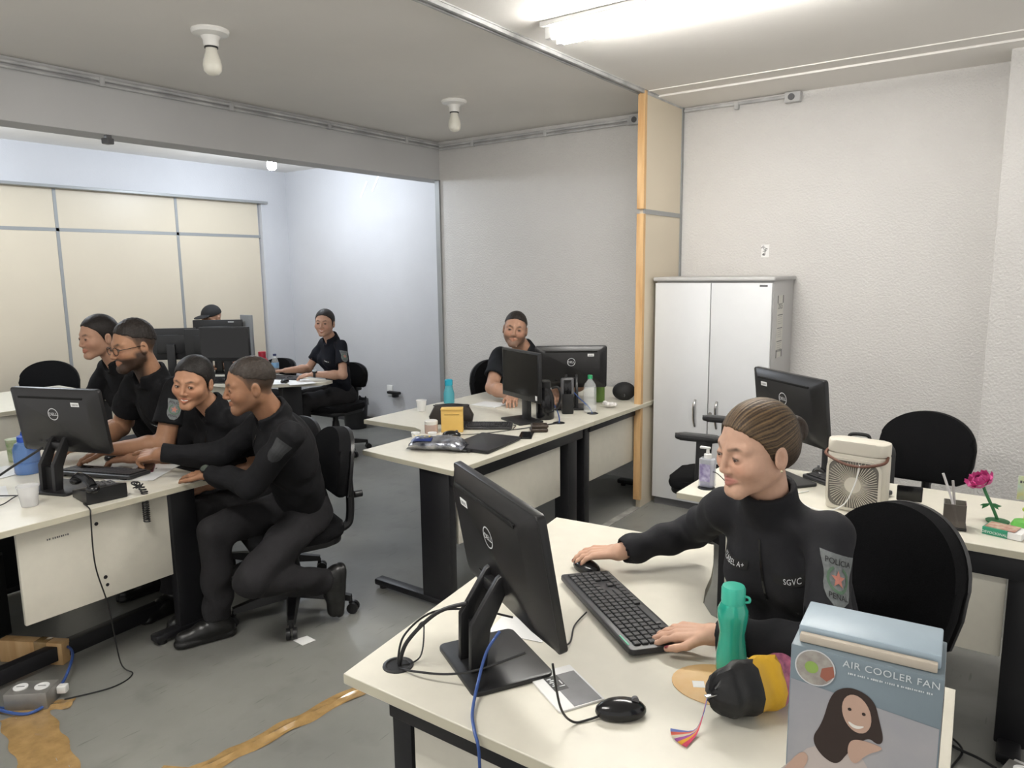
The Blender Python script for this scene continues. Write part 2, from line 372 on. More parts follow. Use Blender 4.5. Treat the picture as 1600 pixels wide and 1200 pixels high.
# front desk
curve = [(-.60,1.79),(-.655,1.815),(-.70,1.875),(-.725,1.96),(-.745,2.06),(-.775,2.16),(-.83,2.315)]
desk('cream corner desk in front with green bottle and blue box', [(-1.25,1.06),(-.045,1.06),(-.085,1.775)]+curve+[(-1.42,2.26)], (-.8,1.5),
     legs=[(-1.13,1.22,.06,.20,.06,.55,0,.0),(-.14,1.42,.06,.20,.06,.55,0,0),(-1.12,2.17,.30,.06,.5,.06,0,0)],
     panels=[(-1.08,1.12,-.16,1.12,.32,.66)], rails=[(-1.14,1.115,-.12,1.115,.655,.713,.045)], grommets=[(-1.169,1.156)])
# right desk
desk('cream desk against the right wall with fan and rose', [(-1.17,2.80),(.75,2.80),(.75,3.42),(-1.16,3.42)], (-.2,3.1),
     legs=[(-1.02,3.1,.06,.24,.06,.58,0,0),(.03,3.0,.09,.30,.07,.6,0,.05)],
     panels=[(-.98,2.875,-.02,2.875,.335,.64)], rails=[(-1.0,2.85,.7,2.85,.63,.713,.05)], grommets=[(-1.09,2.925)])
# middle desks
mc = [(-2.83,2.60),(-2.82,2.96),(-2.845,3.06),(-2.90,3.13),(-2.98,3.165)]
desk('cream corner desk in the middle with snack bag and keyboard', [(-2.17,2.545),(-2.17,3.885),(-3.42,3.885),(-3.42,3.165)]+mc[::-1], (-2.6,3.2),
     legs=[(-2.33,2.615,.19,.05,.56,.06,-.16,0),(-3.0,3.72,.05,.2,.06,.55,0,-.2),(-2.27,3.72,.10,.10,.12,.12,0,0)],
     panels=[(-2.245,2.66,-2.245,3.60,.33,.645)], rails=[(-2.24,2.60,-2.24,3.83,.64,.713,.05)], grommets=[(-2.325,3.73)])
mc2 = [(-2.98,4.46),(-2.90,4.49),(-2.845,4.56),(-2.83,4.70)]
desk('cream corner desk beside the pine post holding black computer', [(-2.17,3.89),(-2.17,5.15),(-2.83,5.15)]+mc2[::-1]+[(-3.42,4.45),(-3.42,3.89)], (-2.6,4.4),
     legs=[(-2.27,3.90,.09,.06,.12,.10,0,0),(-2.27,5.0,.09,.06,.4,.06,-.1,0),(-3.3,4.15,.05,.2,.06,.5,0,0)],
     panels=[(-2.245,3.95,-2.245,4.98,.335,.68)], rails=[(-2.24,3.92,-2.24,5.1,.66,.713,.05)], grommets=[(-2.30,4.10)])
# left desk
ld = desk('cream desk at left with telephone on its edge', [(-3.02,.25),(-3.02,1.86),(-4.45,1.86),(-4.45,.25)], (-3.6,1.1),
     legs=[(-3.14,1.76,.05,.12,.06,.30,0,-.03),(-4.3,1.5,.05,.3,.06,.5,0,0),(-3.3,.5,.05,.3,.06,.5,0,0)],
     panels=[(-3.085,1.07,-3.085,1.665,.33,.71)], rails=[(-3.32,.9,-3.40,1.90,.02,.085,.05)])
for (y, z, r) in ((1.36,.655,.008),(1.375,.42,.008),(1.38,.385,.007)):
    hb = NB(); cyl(hb, (.516, y-1.1, z), (.5255, y-1.1, z), r, n=12); obj('cam_hole', hb, BLACKP, ld)
q = strokes_bm(.085, .008, 11, basis((.5252, .115, .645), (0,1,0), (0,0,1)), 3); obj('stamp', q, GREYP, ld)
# far desks
desk('cream far desk beside the empty black chair at left', [(-5.75,1.2),(-5.75,2.80),(-6.75,2.80),(-6.75,1.2)], (-6.2,2.0), legs=[(-5.9,2.65,.06,.3,.06,.5,0,0),(-6.6,2.65,.06,.3,.06,.5,0,0)], panels=[(-5.85,1.3,-5.85,2.6,.33,.69)])
desk('cream far desk where the smiling woman types', [(-4.93,4.22),(-4.90,4.12),(-4.98,3.98),(-5.35,3.62),(-6.7,3.35),(-6.7,4.22)], (-5.8,3.9), legs=[(-5.2,3.98,.06,.2,.06,.4,0,0),(-6.5,3.8,.06,.3,.06,.5,0,0)], panels=[(-5.4,3.72,-6.5,3.50,.33,.69)])
# ------------------------------------------------------------------ office chairs (face +Y)
def chair(label, loc, rz, seat_z=.47, arms=False, top=.98, w=.44, arm_z=.70, group='black office chairs', rec=0.):
    t = thing('office_chair', label, 'chair', (loc[0], loc[1], 0), rz, group)
    q = NB(); prism(q, rrect(.47,.45,.11,6), seat_z-.055, seat_z, bev=.022); obj('seat', q, FABRIC, t)
    q = NB(); prism(q, rrect(.44,.42,.1,6), seat_z-.085, seat_z-.05, bev=.008); obj('seat_shell', q, BLACKP, t)
    hb = top-(seat_z+.12); pts = []
    for i in range(25):                       # rounded shield outline of the back pad
        a = PI*i/24; pts.append((w/2*math.cos(a)*(1-.06*math.sin(a)), hb*.52+hb*.48*math.sin(a)**.8))
    pts += [(-w/2*.98, hb*.3), (-w/2*.86, hb*.06), (-w/2*.7, 0), (w/2*.7, 0), (w/2*.86, hb*.06), (w/2*.98, hb*.3)]
    M = Matrix.Translation((0,-.235,seat_z+.12)) @ Matrix.Rotation(-.12-rec,4,'X').inverted() @ Matrix.Rotation(PI/2,4,'X')
    q = NB(); prism(q, pts, -.03, .028, bev=.02, M=M)
    for v in q.verts: v.co.y += .9*v.co.x**2
    obj('backrest', q, FABRIC, t)
    q = NB(); prism(q, [(x*1.02, y*1.01-.002) for x, y in pts], .028, .046, bev=.006, M=M)
    for v in q.verts: v.co.y += .9*v.co.x**2
    obj('back_shell', q, BLACKP, t)
    q = NB(); tube(q, [(0,-.10,seat_z-.09),(0,-.27,seat_z-.08),(0,-.31,seat_z),(0,-.305,seat_z+.25)], .022, 8); obj('back_bar', q, BLACKP, t)
    q = NB(); cyl(q, (.0,-.335,seat_z+.08), (.0,-.375,seat_z+.08), .018, n=12); obj('knob', q, BLACKP, t)
    q = NB(); cyl(q, (0,0,.09), (0,0,seat_z-.08), .026, n=16); lathe(q, [(.05,.10),(.045,.20),(.034,.27),(.03,.30)], n=16); bx(q, (0,0,seat_z-.095), (.2,.24,.03), bev=.006); obj('column', q, BLACKP, t)
    q = NB(); tube(q, [(.05,.0,seat_z-.1),(.2,.02,seat_z-.1),(.24,.02,seat_z-.11)], .007, 6); ball(q, (.25,.02,seat_z-.112), .016, u=8, v=6); obj('lever', q, BLACKP, t)
    for k in range(5):
        a = 2*PI*k/5+.3; d = Vector((math.cos(a), math.sin(a), 0)); n = Vector((-d.y, d.x, 0))
        q = NB(); A = []
        for r, wd, z0, z1 in ((.03,.034,.085,.135),(.16,.026,.075,.115),(.29,.018,.065,.09)):
            A.append([q.verts.new(d*r+n*s*wd+Vector((0,0,z))) for s, z in ((-1,z0),(1,z0),(.7,z1),(-.7,z1))])
        for u, v in zip(A, A[1:]):
            for i in range(4): q.faces.new((u[i], u[(i+1)%4], v[(i+1)%4], v[i]))
        q.faces.new(A[0][::-1]); q.faces.new(A[-1]); bl = obj('base_leg', q, BLACKP, t)
        q = NB(); p = d*.285; cyl(q, p+Vector((0,0,.05)), p+Vector((0,0,.075)), .010, n=8)
        for s in (-1, 1): cyl(q, p+n*(s*.006)+d*.012+Vector((0,0,.027)), p+n*(s*.024)+d*.012+Vector((0,0,.027)), .027, n=14)
        obj('caster', q, BLACKP, bl)
    if arms:
        for s in (-1, 1):
            q = NB(); prism(q, [(-.035,0),(.035,0),(.03,arm_z-seat_z+.03),(-.055,arm_z-seat_z+.03)], -.014, .014, bev=.006, M=Matrix.Translation((s*.275,.0,seat_z-.06)) @ Matrix.Rotation(PI/2,4,'Z') @ Matrix.Rotation(PI/2,4,'X')); bx(q, (s*.25,0,seat_z-.06), (.08,.07,.02)); ar = obj('arm', q, BLACKP, t)
            q = NB(); prism(q, rrect(.085,.26,.04,5), arm_z-.03, arm_z, bev=.012, M=Matrix.Translation((s*.275,.02,0))); obj('arm_pad', q, BLACKP, ar)
    return t
chair('black office chair the woman at the front desk sits on', (-.39,2.13), math.atan2(.42,-.91), top=.965, w=.40, seat_z=.45)
chair('empty black office chair between right desk and back wall', (-.42,3.88), PI-.05, top=.94, w=.42)
chair('empty black armchair in front of the grey cabinet', (-1.47,4.06), PI/2+.1, arms=True, arm_z=.76, top=.95)
chair('black chair under the man leaning on the left desk', (-2.90,2.17), PI-.38, top=.90, w=.40, seat_z=.46)
chair('black chair under the smiling woman at the left desk', (-3.38,2.36), PI-.1, top=.86)
chair('black chair under the man with glasses', (-3.95,2.42), PI, top=.86)
chair('black chair under the woman with hair bun at far left', (-4.52,2.5), PI, top=.86)
chair('black chair under the man behind the middle desk', (-3.34,4.64), -1.95, arms=True, top=.95)
chair('black chair under the woman typing at the far wall', (-5.24,4.50), PI+.15, top=.82, w=.38)
chair('empty black chair behind the far left desk', (-6.62,2.62), -2.2, top=.95)
chair('black chair under the man wearing a cap', (-6.3,4.5), PI, top=.8)
# ------------------------------------------------------------------ cabinet
t = thing('cabinet', 'tall grey two-door cabinet against the back wall', 'cabinet', (-1.76,4.945,0))
W, D, Hh = .79, .46, 1.60
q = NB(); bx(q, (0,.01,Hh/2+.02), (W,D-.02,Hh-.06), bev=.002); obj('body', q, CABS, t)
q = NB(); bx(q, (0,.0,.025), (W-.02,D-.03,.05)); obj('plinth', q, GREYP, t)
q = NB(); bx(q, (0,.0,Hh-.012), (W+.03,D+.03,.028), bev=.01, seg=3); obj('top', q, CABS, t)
for s in (-1, 1):
    q = NB(); bx(q, (s*(W/4), -D/2-.002, .06+(Hh-.10)/2), (W/2-.006,.02,Hh-.095), bev=.002); d = obj('door', q, CAB, t)
    q = NB(); tube(q, [(s*.075-.012,-D/2-.012,.78),(s*.075-.012,-D/2-.036,.75),(s*.075-.012,-D/2-.038,.69),(s*.075-.012,-D/2-.03,.64),(s*.075-.012,-D/2-.012,.60)], .009, 8); obj('handle', q, CHROME, d)
    if s == 1:
        q = NB(); cyl(q, (.02,-D/2-.011,.695), (.02,-D/2-.018,.695), .012, n=16); obj('lock', q, CHROME, d)
        q = NB(); bx(q, (.34,-D/2-.013,1.545), (.05,.003,.012), bev=.001); obj('maker_plate', q, GREYP, d)
# calendar on the cabinet's side
cx, cy = -1.76+W/2, 4.945
t = thing('wall_calendar', 'narrow paper calendar taped to the cabinet side', 'calendar', (cx+.001, 4.885, 1.28))
q = NB(); bx(q, (0,0,0), (.0015,.135,.40)); obj('sheet', q, mat('calendar_paper', (.66,.65,.60), .7, noise=.1, nscale=30), t)
q = text_bm('2025', .05, basis((.0012,.0,.13), (0,1,0), (0,0,1)), .0003); obj('year', q, GREYP, t)
q = NB()
for z in (.075, -.01, -.095): bx(q, (.0012,0,z), (.0008,.11,.006))
obj('month_bars', q, GREYP, t)
q = NB()
for b in range(3):
    for r in range(4):
        for c in range(6): bx(q, (.0011,-.036+c*.0145,.062-b*.085-r*.014), (.0006,.008,.005))
obj('dates', q, mat('print_grey', (.38,.37,.36), .6), t)
q = strokes_bm(.095, .022, 8, basis((.0012,0,-.155), (0,1,0), (0,0,1)), 4); obj('footer', q, GREYP, t)
for sy in (-1, 1):
    for sz in (-1, 1):
        q = NB(); bx(q, (.0014,sy*.058,sz*.175), (.001,.016,.05)); obj('tape_corner', q, GREYP, t)
# ------------------------------------------------------------------ all-in-one computers (screen faces +Y, rear faces -Y)
def aio(label, loc, rz, W=.48, Hh=.29, tilt=.14, zc=.275, sticker=-1, text=True, neck=True, z0=.74):
    t = thing('desktop_computer', label, 'computer', (loc[0], loc[1], z0), rz, 'black all-in-one computers')
    q = NB(); prism(q, rrect(.24,.20,.018,4), 0, .012, bev=.003); obj('stand_base', q, BLACKP, t)
    q = NB()                                     # hollow bent neck
    for s in (-1, 1):
        prism(q, [(-.075,.01),(-.035,.01),(-.028,.11),(.03,.215),(.012,.235),(-.005,.225),(-.072,.125)], -.009, .009, bev=.003, M=Matrix.Translation((s*.034,0,0)) @ Matrix.Rotation(PI/2,4,'Z') @ Matrix.Rotation(PI/2,4,'X'))
    bx(q, (0,-.045,.06), (.066,.016,.10)); bx(q, (0,.002,.195), (.066,.03,.03), bev=.006)
    obj('stand_neck', q, BLACKP, t)
    M = Matrix.Translation((0,.03,zc)) @ Matrix.Rotation(tilt,4,'X')
    B = M @ Matrix.Rotation(PI/2,4,'X')           # prism z axis -> -Y (rear)
    q = NB(); prism(q, rrect(W,Hh,.014,4), -.012, .008, bev=.003, M=B); sc = obj('screen_housing', q, BLACKP, t)
    q = NB(); n = 4; P0 = rrect(W-.006,Hh-.006,.02,4); P1 = rrect(W-.09,Hh-.07,.03,4)
    A = [q.verts.new(B @ Vector((x,y,.008))) for x, y in P0]; C = [q.verts.new(B @ Vector((x,y,.034))) for x, y in P1]
    for i in range(len(P0)): q.faces.new((A[i], A[(i+1)%len(P0)], C[(i+1)%len(P0)], C[i]))
    q.faces.new(C); obj('rear_cover', q, mat('rear_plastic', (.014,.0135,.014), .33), t)
    q = NB(); bx(q, (0,0,-.0125), (W-.03,Hh-.04,.001), M=B); obj('screen', q, SCREEN, sc)
    q = NB(); bx(q, (0,Hh/2-.034,.0335), (W*.72,.009,.006), bev=.002, M=B @ Matrix.Rotation(0,4,'X')); obj('vent', q, mat('vent_black', (.002,.002,.002), .9), t)
    if text:
        z = .0345; q = NB()
        for i in range(32):
            a0, a1 = 2*PI*i/32, 2*PI*(i+1)/32
            q.faces.new([q.verts.new(B @ Vector((r*math.cos(a)*1.0, .038+r*math.sin(a), z))) for a, r in ((a0,.027),(a1,.027),(a1,.0238),(a0,.0238))])
        T = text_bm('DELL', .0195, Matrix.Translation((0,.0375,z)), .0002, sx=1.02); me = bpy.data.meshes.new('x'); T.to_mesh(me); T.free()
        k = len(q.verts); q.from_mesh(me); q.verts.ensure_lookup_table()
        for v in q.verts[k:]: v.co = B @ v.co
        obj('logo', q, SILV, t)
        q = NB(); bx(q, (-sticker*W*.27*-1,.085,.0345), (.042,.018,.0008), M=B); st = obj('sticker', q, PAPER, t)
        q = NB()
        for i in range(5): bx(q, (-sticker*W*.27*-1-.013+i*.0065,.084,.0351), (.003,.009,.0004), M=B)
        obj('sticker_print', q, GREYP, st)
    q = NB()
    for i in range(5): bx(q, (-.10+i*.03,-.085,.031), (.016,.010,.008), bev=.002, M=B)
    obj('ports', q, BLACKG, t)
    return t
aio('black computer seen from behind on the front desk', (-.99,1.295), -.523, W=.49, Hh=.315, zc=.28, tilt=.17, sticker=-1)
aio('black computer seen from behind on the left desk', (-3.42,1.39), .356, W=.47, zc=.30, sticker=1)
aio('black computer seen from behind on desk by the pine post', (-2.52,4.20), .60, W=.48, Hh=.285, zc=.275, sticker=1, tilt=.08)
aio('black computer seen from behind on the right desk', (-.86,3.20), -.68, zc=.33, sticker=-1, tilt=.12)
def monitor(label, loc, rz, W=.42, Hh=.26, zc=.28, tilt=0., label_sticker=False, z0=.74, brand=False):
    t = thing('monitor', label, 'monitor', (loc[0], loc[1], z0), rz, 'flat black monitors')
    q = NB(); prism(q, rrect(.24,.17,.01,3), 0, .012, bev=.002); obj('stand_base', q, BLACKP, t)
    q = NB(); bx(q, (0,-.035,zc*.5), (.07,.03,zc), bev=.005); obj('stand_neck', q, BLACKP, t)
    B = Matrix.Translation((0,0,zc)) @ Matrix.Rotation(tilt,4,'X') @ Matrix.Rotation(PI/2,4,'X')
    q = NB(); bx(q, (0,0,0), (W,Hh,.024), bev=.004, M=B); bx(q, (0,0,.016), (W*.6,Hh*.6,.02), bev=.008, M=B); h = obj('housing', q, BLACKP, t)
    q = NB(); bx(q, (0,.008,-.0123), (W-.026,Hh-.042,.001), M=B); obj('screen', q, SCREEN, h)
    if label_sticker: q = NB(); bx(q, (-W/2+.028,-Hh/2+.03,-.0128), (.022,.028,.0006), M=B); obj('sticker', q, PAPER, h)
    if brand: q = NB(); bx(q, (W*.28,Hh/2-.02,.0125), (.055,.008,.0008), M=B); obj('maker_mark', q, SILV, h)
    return t
monitor('black monitor turned sideways on the middle desk', (-2.55,3.66), math.atan2(.42,-.91), W=.44, Hh=.30, zc=.29, label_sticker=True)
monitor('wide black monitor at right of the far cluster', (-5.63,3.67), PI+.55, W=.44, Hh=.29, zc=.33)
monitor('black monitor in the middle of the far cluster', (-5.92,3.70), .6, W=.42, Hh=.27, zc=.31)
monitor('black monitor at left of the far cluster behind glasses man', (-6.25,3.55), .75, W=.42, Hh=.28, zc=.31)
monitor('black monitor in front of the man wearing a cap', (-6.2,3.98), .6, W=.46, Hh=.28, zc=.36, brand=True)
monitor('dark monitor cut by the left edge of the view', (-4.05,1.22), .2, W=.44, Hh=.28, zc=.27)
# ================================================================== things on the desks
DZ = .7405
def lat_item(name, label, cat, loc, parts, z=DZ, rz=0., group=None):
    t = thing(name, label, cat, (loc[0], loc[1], z), rz, group)
    for pn, prof, m in parts:
        q = NB(); lathe(q, prof, n=24); obj(pn, q, m, t)
    return t
def clearm(name, c, a): return mat(name, c, .08, alpha=a, coat=.5)
# --- keyboards
KEYM = None
def keyboard(label, loc, rz, w=.44, d=.145, single=False, z=DZ, tilt=.05):
    t = thing('keyboard', label, 'keyboard', (loc[0], loc[1], z), rz, 'black keyboards')
    T = Matrix.Rotation(tilt,4,'X')
    q = NB(); prism(q, rrect(w,d,.012,4), .004, .020, bev=.004, M=T); obj('case', q, mat('keyboard_case', (.030,.030,.033), .4), t)
    for s in (-1,1): q = NB(); bx(q, (s*w*.4,d*.42,.006), (.03,.012,.012), bev=.003); obj('foot', q, BLACKP, t)
    rows, cols = 6, 21; kw = (w-.03)/cols; kd = (d-.03)/rows
    base = NB(); bx(base, (0,0,0), (kw*.86,kd*.84,.006), bev=.0015, seg=1); km = bpy.data.meshes.new('key'); bmesh.ops.recalc_face_normals(base, faces=base.faces[:]); base.to_mesh(km); base.free(); km.materials.append(KEYC)
    allk = NB()
    for r in range(rows):
        c = 0
        while c < cols:
            if c in (15, 18) and True and r < 6:
                if c == 15 or c == 18: pass
            span = 1
            if r == 0 and c == 4: span = 6
            elif c == 13 and r in (1,2): span = 2
            if r in (1,2) and 15 <= c <= 17 and not (r == 1 and c == 16): c += 1; continue
            x = -w/2+.015+kw*(c+span/2); y = -d/2+.013+kd*(r+.5)
            gap = .0025 if c >= 15 else 0; gap2 = .004 if c >= 18 else 0
            if single:
                ko = bpy.data.objects.new('key', km); COL.objects.link(ko); ko.parent = t; p = T @ Vector((x+gap*0,y,.0225)); ko.location = p; ko.rotation_euler = (tilt,0,0); ko.scale = (span*(1 if span == 1 else 1.02),1,1)
            else: bx(allk, (x,y,.0225), (kw*span*.9,kd*.86,.005), M=T)
            c += span
    if single: allk.free(); q = NB(); bx(q, (-w/2+.05,d/2-.007,.0205), (.05,.004,.001), M=T); obj('green_strip', q, mat('green_mark', (.10,.45,.28), .5), t)
    else: obj('keys', allk, KEYC, t, kind='stuff', smooth=False)
    return t
def mouse(label, loc, rz, z=DZ, cord=None):
    t = thing('computer_mouse', label, 'mouse', (loc[0], loc[1], z), rz, 'black mice')
    q = NB(); ball(q, (0,0,.012), 1., (.031,.054,.025), u=20, v=12)
    for v in q.verts: v.co.z = max(v.co.z, .001)
    obj('shell', q, BLACKG, t); q = NB(); cyl(q, (-.004,.030,.033), (.004,.030,.033), .008, n=14); obj('wheel', q, GREYP, t)
    return t
def cable(label, pts, r=.003, m=None, name='cable'):
    q = NB(); o = pts[0]; tube(q, [Vector(p)-Vector(o) for p in pts], r, 8, 8); c = obj(name, q, m or BLACKP); c.location = o; return tag(c, label, 'cable')
keyboard('large black keyboard under the front woman\'s left hand', (-.868,1.69), math.atan2(-.32,.42)+PI, w=.47, d=.155, single=True)
mouse('black mouse under the front woman\'s right hand', (-1.075,1.885), 1.25)
mouse('spare black mouse lying near the booklet on the front desk', (-.645,1.275), -.9)
keyboard('black keyboard on the middle desk beside yellow box', (-2.63,3.38), .55, w=.34, d=.13, tilt=.06)
mouse('black mouse beside the yellow box', (-2.63,3.085), -1.2)
keyboard('black keyboard in front of the left computer', (-3.50,1.60), PI+.36, w=.42, d=.14)
mouse('black mouse by the hands at the left desk', (-3.76,1.78), .3)
keyboard('black keyboard on the right desk behind the fan', (-.61,3.26), -.6, w=.36)
mouse('black mouse on the right desk behind the fan', (-.74,3.37), .4)
keyboard('black keyboard at the far woman\'s hands', (-5.38,4.04), .3, w=.38)
mouse('black mouse on papers at the far desk', (-5.16,3.90), .5)
# --- front desk
t = lat_item('water_bottle', 'translucent green bottle with flip cap on the front desk', 'bottle', (-.513,1.565), [('body', [(0,.002),(.030,.002),(.034,.010),(.034,.045),(.029,.085),(.028,.10),(.034,.135),(.034,.155),(.026,.172),(.024,.176)], mat('green_plastic', (.03,.42,.30), .15, alpha=.9, coat=.5)),
    ('cap', [(.026,.172),(.0265,.176),(.0265,.205),(.024,.211),(0,.213)], mat('green_cap', (.06,.52,.38), .35))])
q = NB(); tube(q, [(.026,0,.178),(.036,0,.181),(.036,0,.190),(.026,0,.192)], .003, 8); obj('cap_loop', q, MATS['green_cap'], t)
t = thing('zip_pouch', 'patterned zip pouch in black, purple and yellow with tassel', 'pouch', (-.425,1.445,DZ), .95)
P = np.array
def pouch_shell(x0, x1):
    q = NB(); rings = []
    for i in range(13):
        x = x0+(x1-x0)*i/12; k = math.sqrt(max(.03,1-(x/.105)**4)); ring = []
        for j in range(20):
            a = 2*PI*j/20; y = .050*k*math.cos(a)*(1.-.45*max(0,math.sin(a))); z = .060+.060*k*math.sin(a)
            ring.append(q.verts.new((x+.004*math.sin(9*a), y+.004*math.sin(3*x*40), max(z,.001))))
        rings.append(ring)
    for a, b in zip(rings, rings[1:]):
        for j in range(20): q.faces.new((a[j], a[(j+1)%20], b[(j+1)%20], b[j]))
    q.faces.new(rings[0][::-1]); q.faces.new(rings[-1]); return q
obj('front_body', pouch_shell(-.105,-.01), mat('pouch_black', (.010,.010,.011), .5, bump=.4, bscale=40), t)
obj('yellow_panel', pouch_shell(-.01,.045), mat('pouch_yellow', (.62,.36,.02), .5, bump=.3, bscale=40), t)
obj('purple_panel', pouch_shell(.045,.105), mat('pouch_purple', (.16,.03,.09), .5, col2=(.45,.12,.20), nscale=70), t)
q = NB(); tube(q, [(-.10,-.01,.075),(-.06,-.006,.104),(.0,0,.108),(.06,.004,.106),(.10,.0,.08)], .0045, 8); obj('zipper', q, BLACKP, t)
q = NB(); bx(q, (-.112,-.012,.066), (.026,.010,.003), bev=.001); zp = obj('zip_pull', q, CHROME, t)
for i, cc in enumerate(((.65,.08,.16),(.75,.42,.05),(.35,.10,.35),(.70,.65,.50),(.65,.15,.10),(.15,.20,.45))):
    q = NB()
    for j in range(4):
        a = -.55+.2*i+.05*j; tube(q, [(-.12,-.012,.064),(-.135,-.02,.03),(-.15-.01*math.cos(a),-.03+.01*a,.006),(-.15-.055*math.cos(a),-.03+.055*math.sin(a),.003)], .0011, 5, 4)
    obj('tassel_strand', q, mat('thread_%d' % i, cc, .7), zp)
t = thing('paper_hand_fan', 'round orange paper fan with printed square under the green bottle', 'paper fan', (-.515,1.50,DZ), .3)
q = NB(); prism(q, [(.105*math.cos(2*PI*i/32), .085*math.sin(2*PI*i/32)) for i in range(32)], 0, .0015); obj('card', q, mat('fan_card', (.66,.40,.16), .5, col2=(.72,.50,.26), nscale=14), t)
q = NB()
for i in range(6): bx(q, (.03+.008*math.sin(i*2),-.02+.012*i,.0017), (.02,.009,.0006), rz=i)
obj('print', q, mat('dark_print', (.05,.05,.045), .6), t)
q = NB(); bx(q, (-.045,-.012,.0017), (.026,.026,.0006), rz=.2); obj('white_square', q, PAPER, t)
t = thing('booklet', 'white booklet with grey photo cover beside front computer', 'booklet', (-.793,1.295,DZ), -.52)
q = NB(); prism(q, rrect(.155,.11,.002,1), 0, .004); obj('pages', q, PAPER, t)
q = NB(); bx(q, (.012,.016,.0043), (.125,.068,.0005)); cv_ = obj('cover_photo', q, mat('grey_photo', (.10,.10,.105), .45, col2=(.17,.17,.18), nscale=12), t)
q = NB(); bx(q, (-.02,-.012,.0047), (.058,.034,.0004)); obj('dark_inset', q, BLACKP, cv_)
q = NB()
for i in range(6): bx(q, (-.04+i*.007,-.02+.004*(i%2),.005), (.0035,.010,.0003))
bx(q, (-.005,-.008,.005), (.003,.022,.0003)); bx(q, (-.02,.0,.005), (.016,.003,.0003)); obj('cover_lettering', q, SILV, cv_)
q = NB(); bx(q, (0,0,.0006), (.15,.10,.001), rz=.2); o = obj('paper_sheet', q, PAPER); o.location = (-1.03,1.47,DZ); tag(o, 'white paper sheet under the front computer stand', 'paper')
cable('thick black power cable from front computer into desk hole', [(-1.168,1.157,.735),(-1.15,1.17,.80),(-1.10,1.22,.865),(-1.04,1.26,.89)], .005)
cable('thin black cable looping left of the front computer', [(-1.175,1.16,.738),(-1.19,1.20,.79),(-1.16,1.27,.83),(-1.08,1.33,.835),(-.98,1.36,.83)], .0028)
cable('thin black cable lying across the front stand base', [(-1.16,1.15,.738),(-1.10,1.14,.755),(-1.02,1.16,.765),(-.95,1.19,.785),(-.86,1.24,.83)], .0028)
cable('small loop of black wire by the desk hole', [(-1.17,1.15,.738),(-1.14,1.20,.75),(-1.17,1.25,.80),(-1.20,1.27,.79),(-1.19,1.23,.775)], .002)
cable('blue network cable hanging over the front desk edge', [(-.93,1.24,.86),(-.945,1.21,.82),(-.94,1.17,.765),(-.90,1.10,.748),(-.86,1.056,.745),(-.84,1.045,.70),(-.835,1.04,.5)], .0035, BLUEC)
cable('black mouse cord from front computer to spare mouse', [(-.72,1.13,.90),(-.715,1.15,.80),(-.71,1.19,.748),(-.69,1.22,.744),(-.672,1.245,.748)], .0025)
cable('black keyboard cord behind the front computer', [(-.90,1.36,.80),(-.88,1.45,.75),(-.92,1.55,.746),(-.93,1.63,.748)], .0022)
# box
bd = Vector((.181,.135)); bd.normalize()
t = thing('cooler_box', 'pale blue cardboard box of a cooler fan at the front', 'box', (-.180,1.222,DZ), .07)
BW, BD, BH = .212, .13, .345
CARD = mat('box_blue', (.20,.255,.29), .45, noise=.12, nscale=9); CARDL = mat('box_light_blue', (.36,.45,.52), .4, noise=.1, nscale=9); KRAFT = mat('cardboard', (.50,.44,.36), .7)
q = NB(); bx(q, (0,0,BH/2-.01), (BW,BD,BH-.02), bev=.002); obj('carton', q, CARD, t)
q = NB(); bx(q, (0,.012,BH-.008), (BW-.012,BD-.03,.022), bev=.003); obj('lid', q, CARDL, t)
q = NB(); bx(q, (0,-BD/2+.018,BH-.012), (BW-.02,.012,.014), bev=.002); obj('flap', q, KRAFT, t)
q = NB(); bx(q, (BW/2+.0006,0,BH*.45), (.001,BD*.9,BH*.8)); obj('side_print', q, mat('side_photo', (.40,.36,.33), .5, col2=(.16,.14,.13), nscale=30), t)
FM = basis((0,-BD/2-.0006,BH/2), (1,0,0), (0,0,1))
def flat(name, polys, m, lift=0., parent=t):
    q = NB()
    for p in polys: q.faces.new([q.verts.new(FM @ Vector((x,y,lift))) for x, y in p])
    return obj(name, q, m, parent, smooth=False)
flat('kitchen_print', [[(-.104,-.165),(.104,-.165),(.104,.075),(-.104,.095)]], mat('print_pale', (.40,.39,.40), .5, col2=(.30,.31,.34), nscale=7), .0002)
circ = lambda cx, cy, r, n=28: [(cx+.007+r*math.cos(2*PI*i/n), cy+.04+r*math.sin(2*PI*i/n)) for i in range(n)]
flat('fan_print_rim', [circ(-.076,.082,.030)], SILV, .0004)
flat('fan_print', [circ(-.076,.082,.028)], mat('print_fan', (.42,.40,.36), .5, col2=(.25,.22,.20), nscale=60), .0006)
flat('fan_print_hub', [circ(-.081,.082,.010)], mat('print_green', (.28,.42,.10), .5), .0008); flat('fan_print_hand', [[(-.059,.124),(-.043,.132),(-.040,.115),(-.051,.104),(-.061,.11)]], mat('print_red', (.33,.12,.08), .5), .0008)
q = text_bm('AIR COOLER FAN', .0155, FM @ Matrix.Translation((.036,.141,.0006)), .0002, spacing=1.08); obj('title_print', q, mat('print_white', (.62,.66,.68), .5), t)
q = strokes_bm(.115, .0035, 40, FM @ Matrix.Translation((.036,.127,.0006)), 5); obj('subtitle_print', q, MATS['print_white'], t)
def rnd(p):
    for _ in range(3): p = [q for i in range(len(p)) for q in ((p[i][0]*.75+p[(i+1)%len(p)][0]*.25, p[i][1]*.75+p[(i+1)%len(p)][1]*.25), (p[i][0]*.25+p[(i+1)%len(p)][0]*.75, p[i][1]*.25+p[(i+1)%len(p)][1]*.75))]
    return p
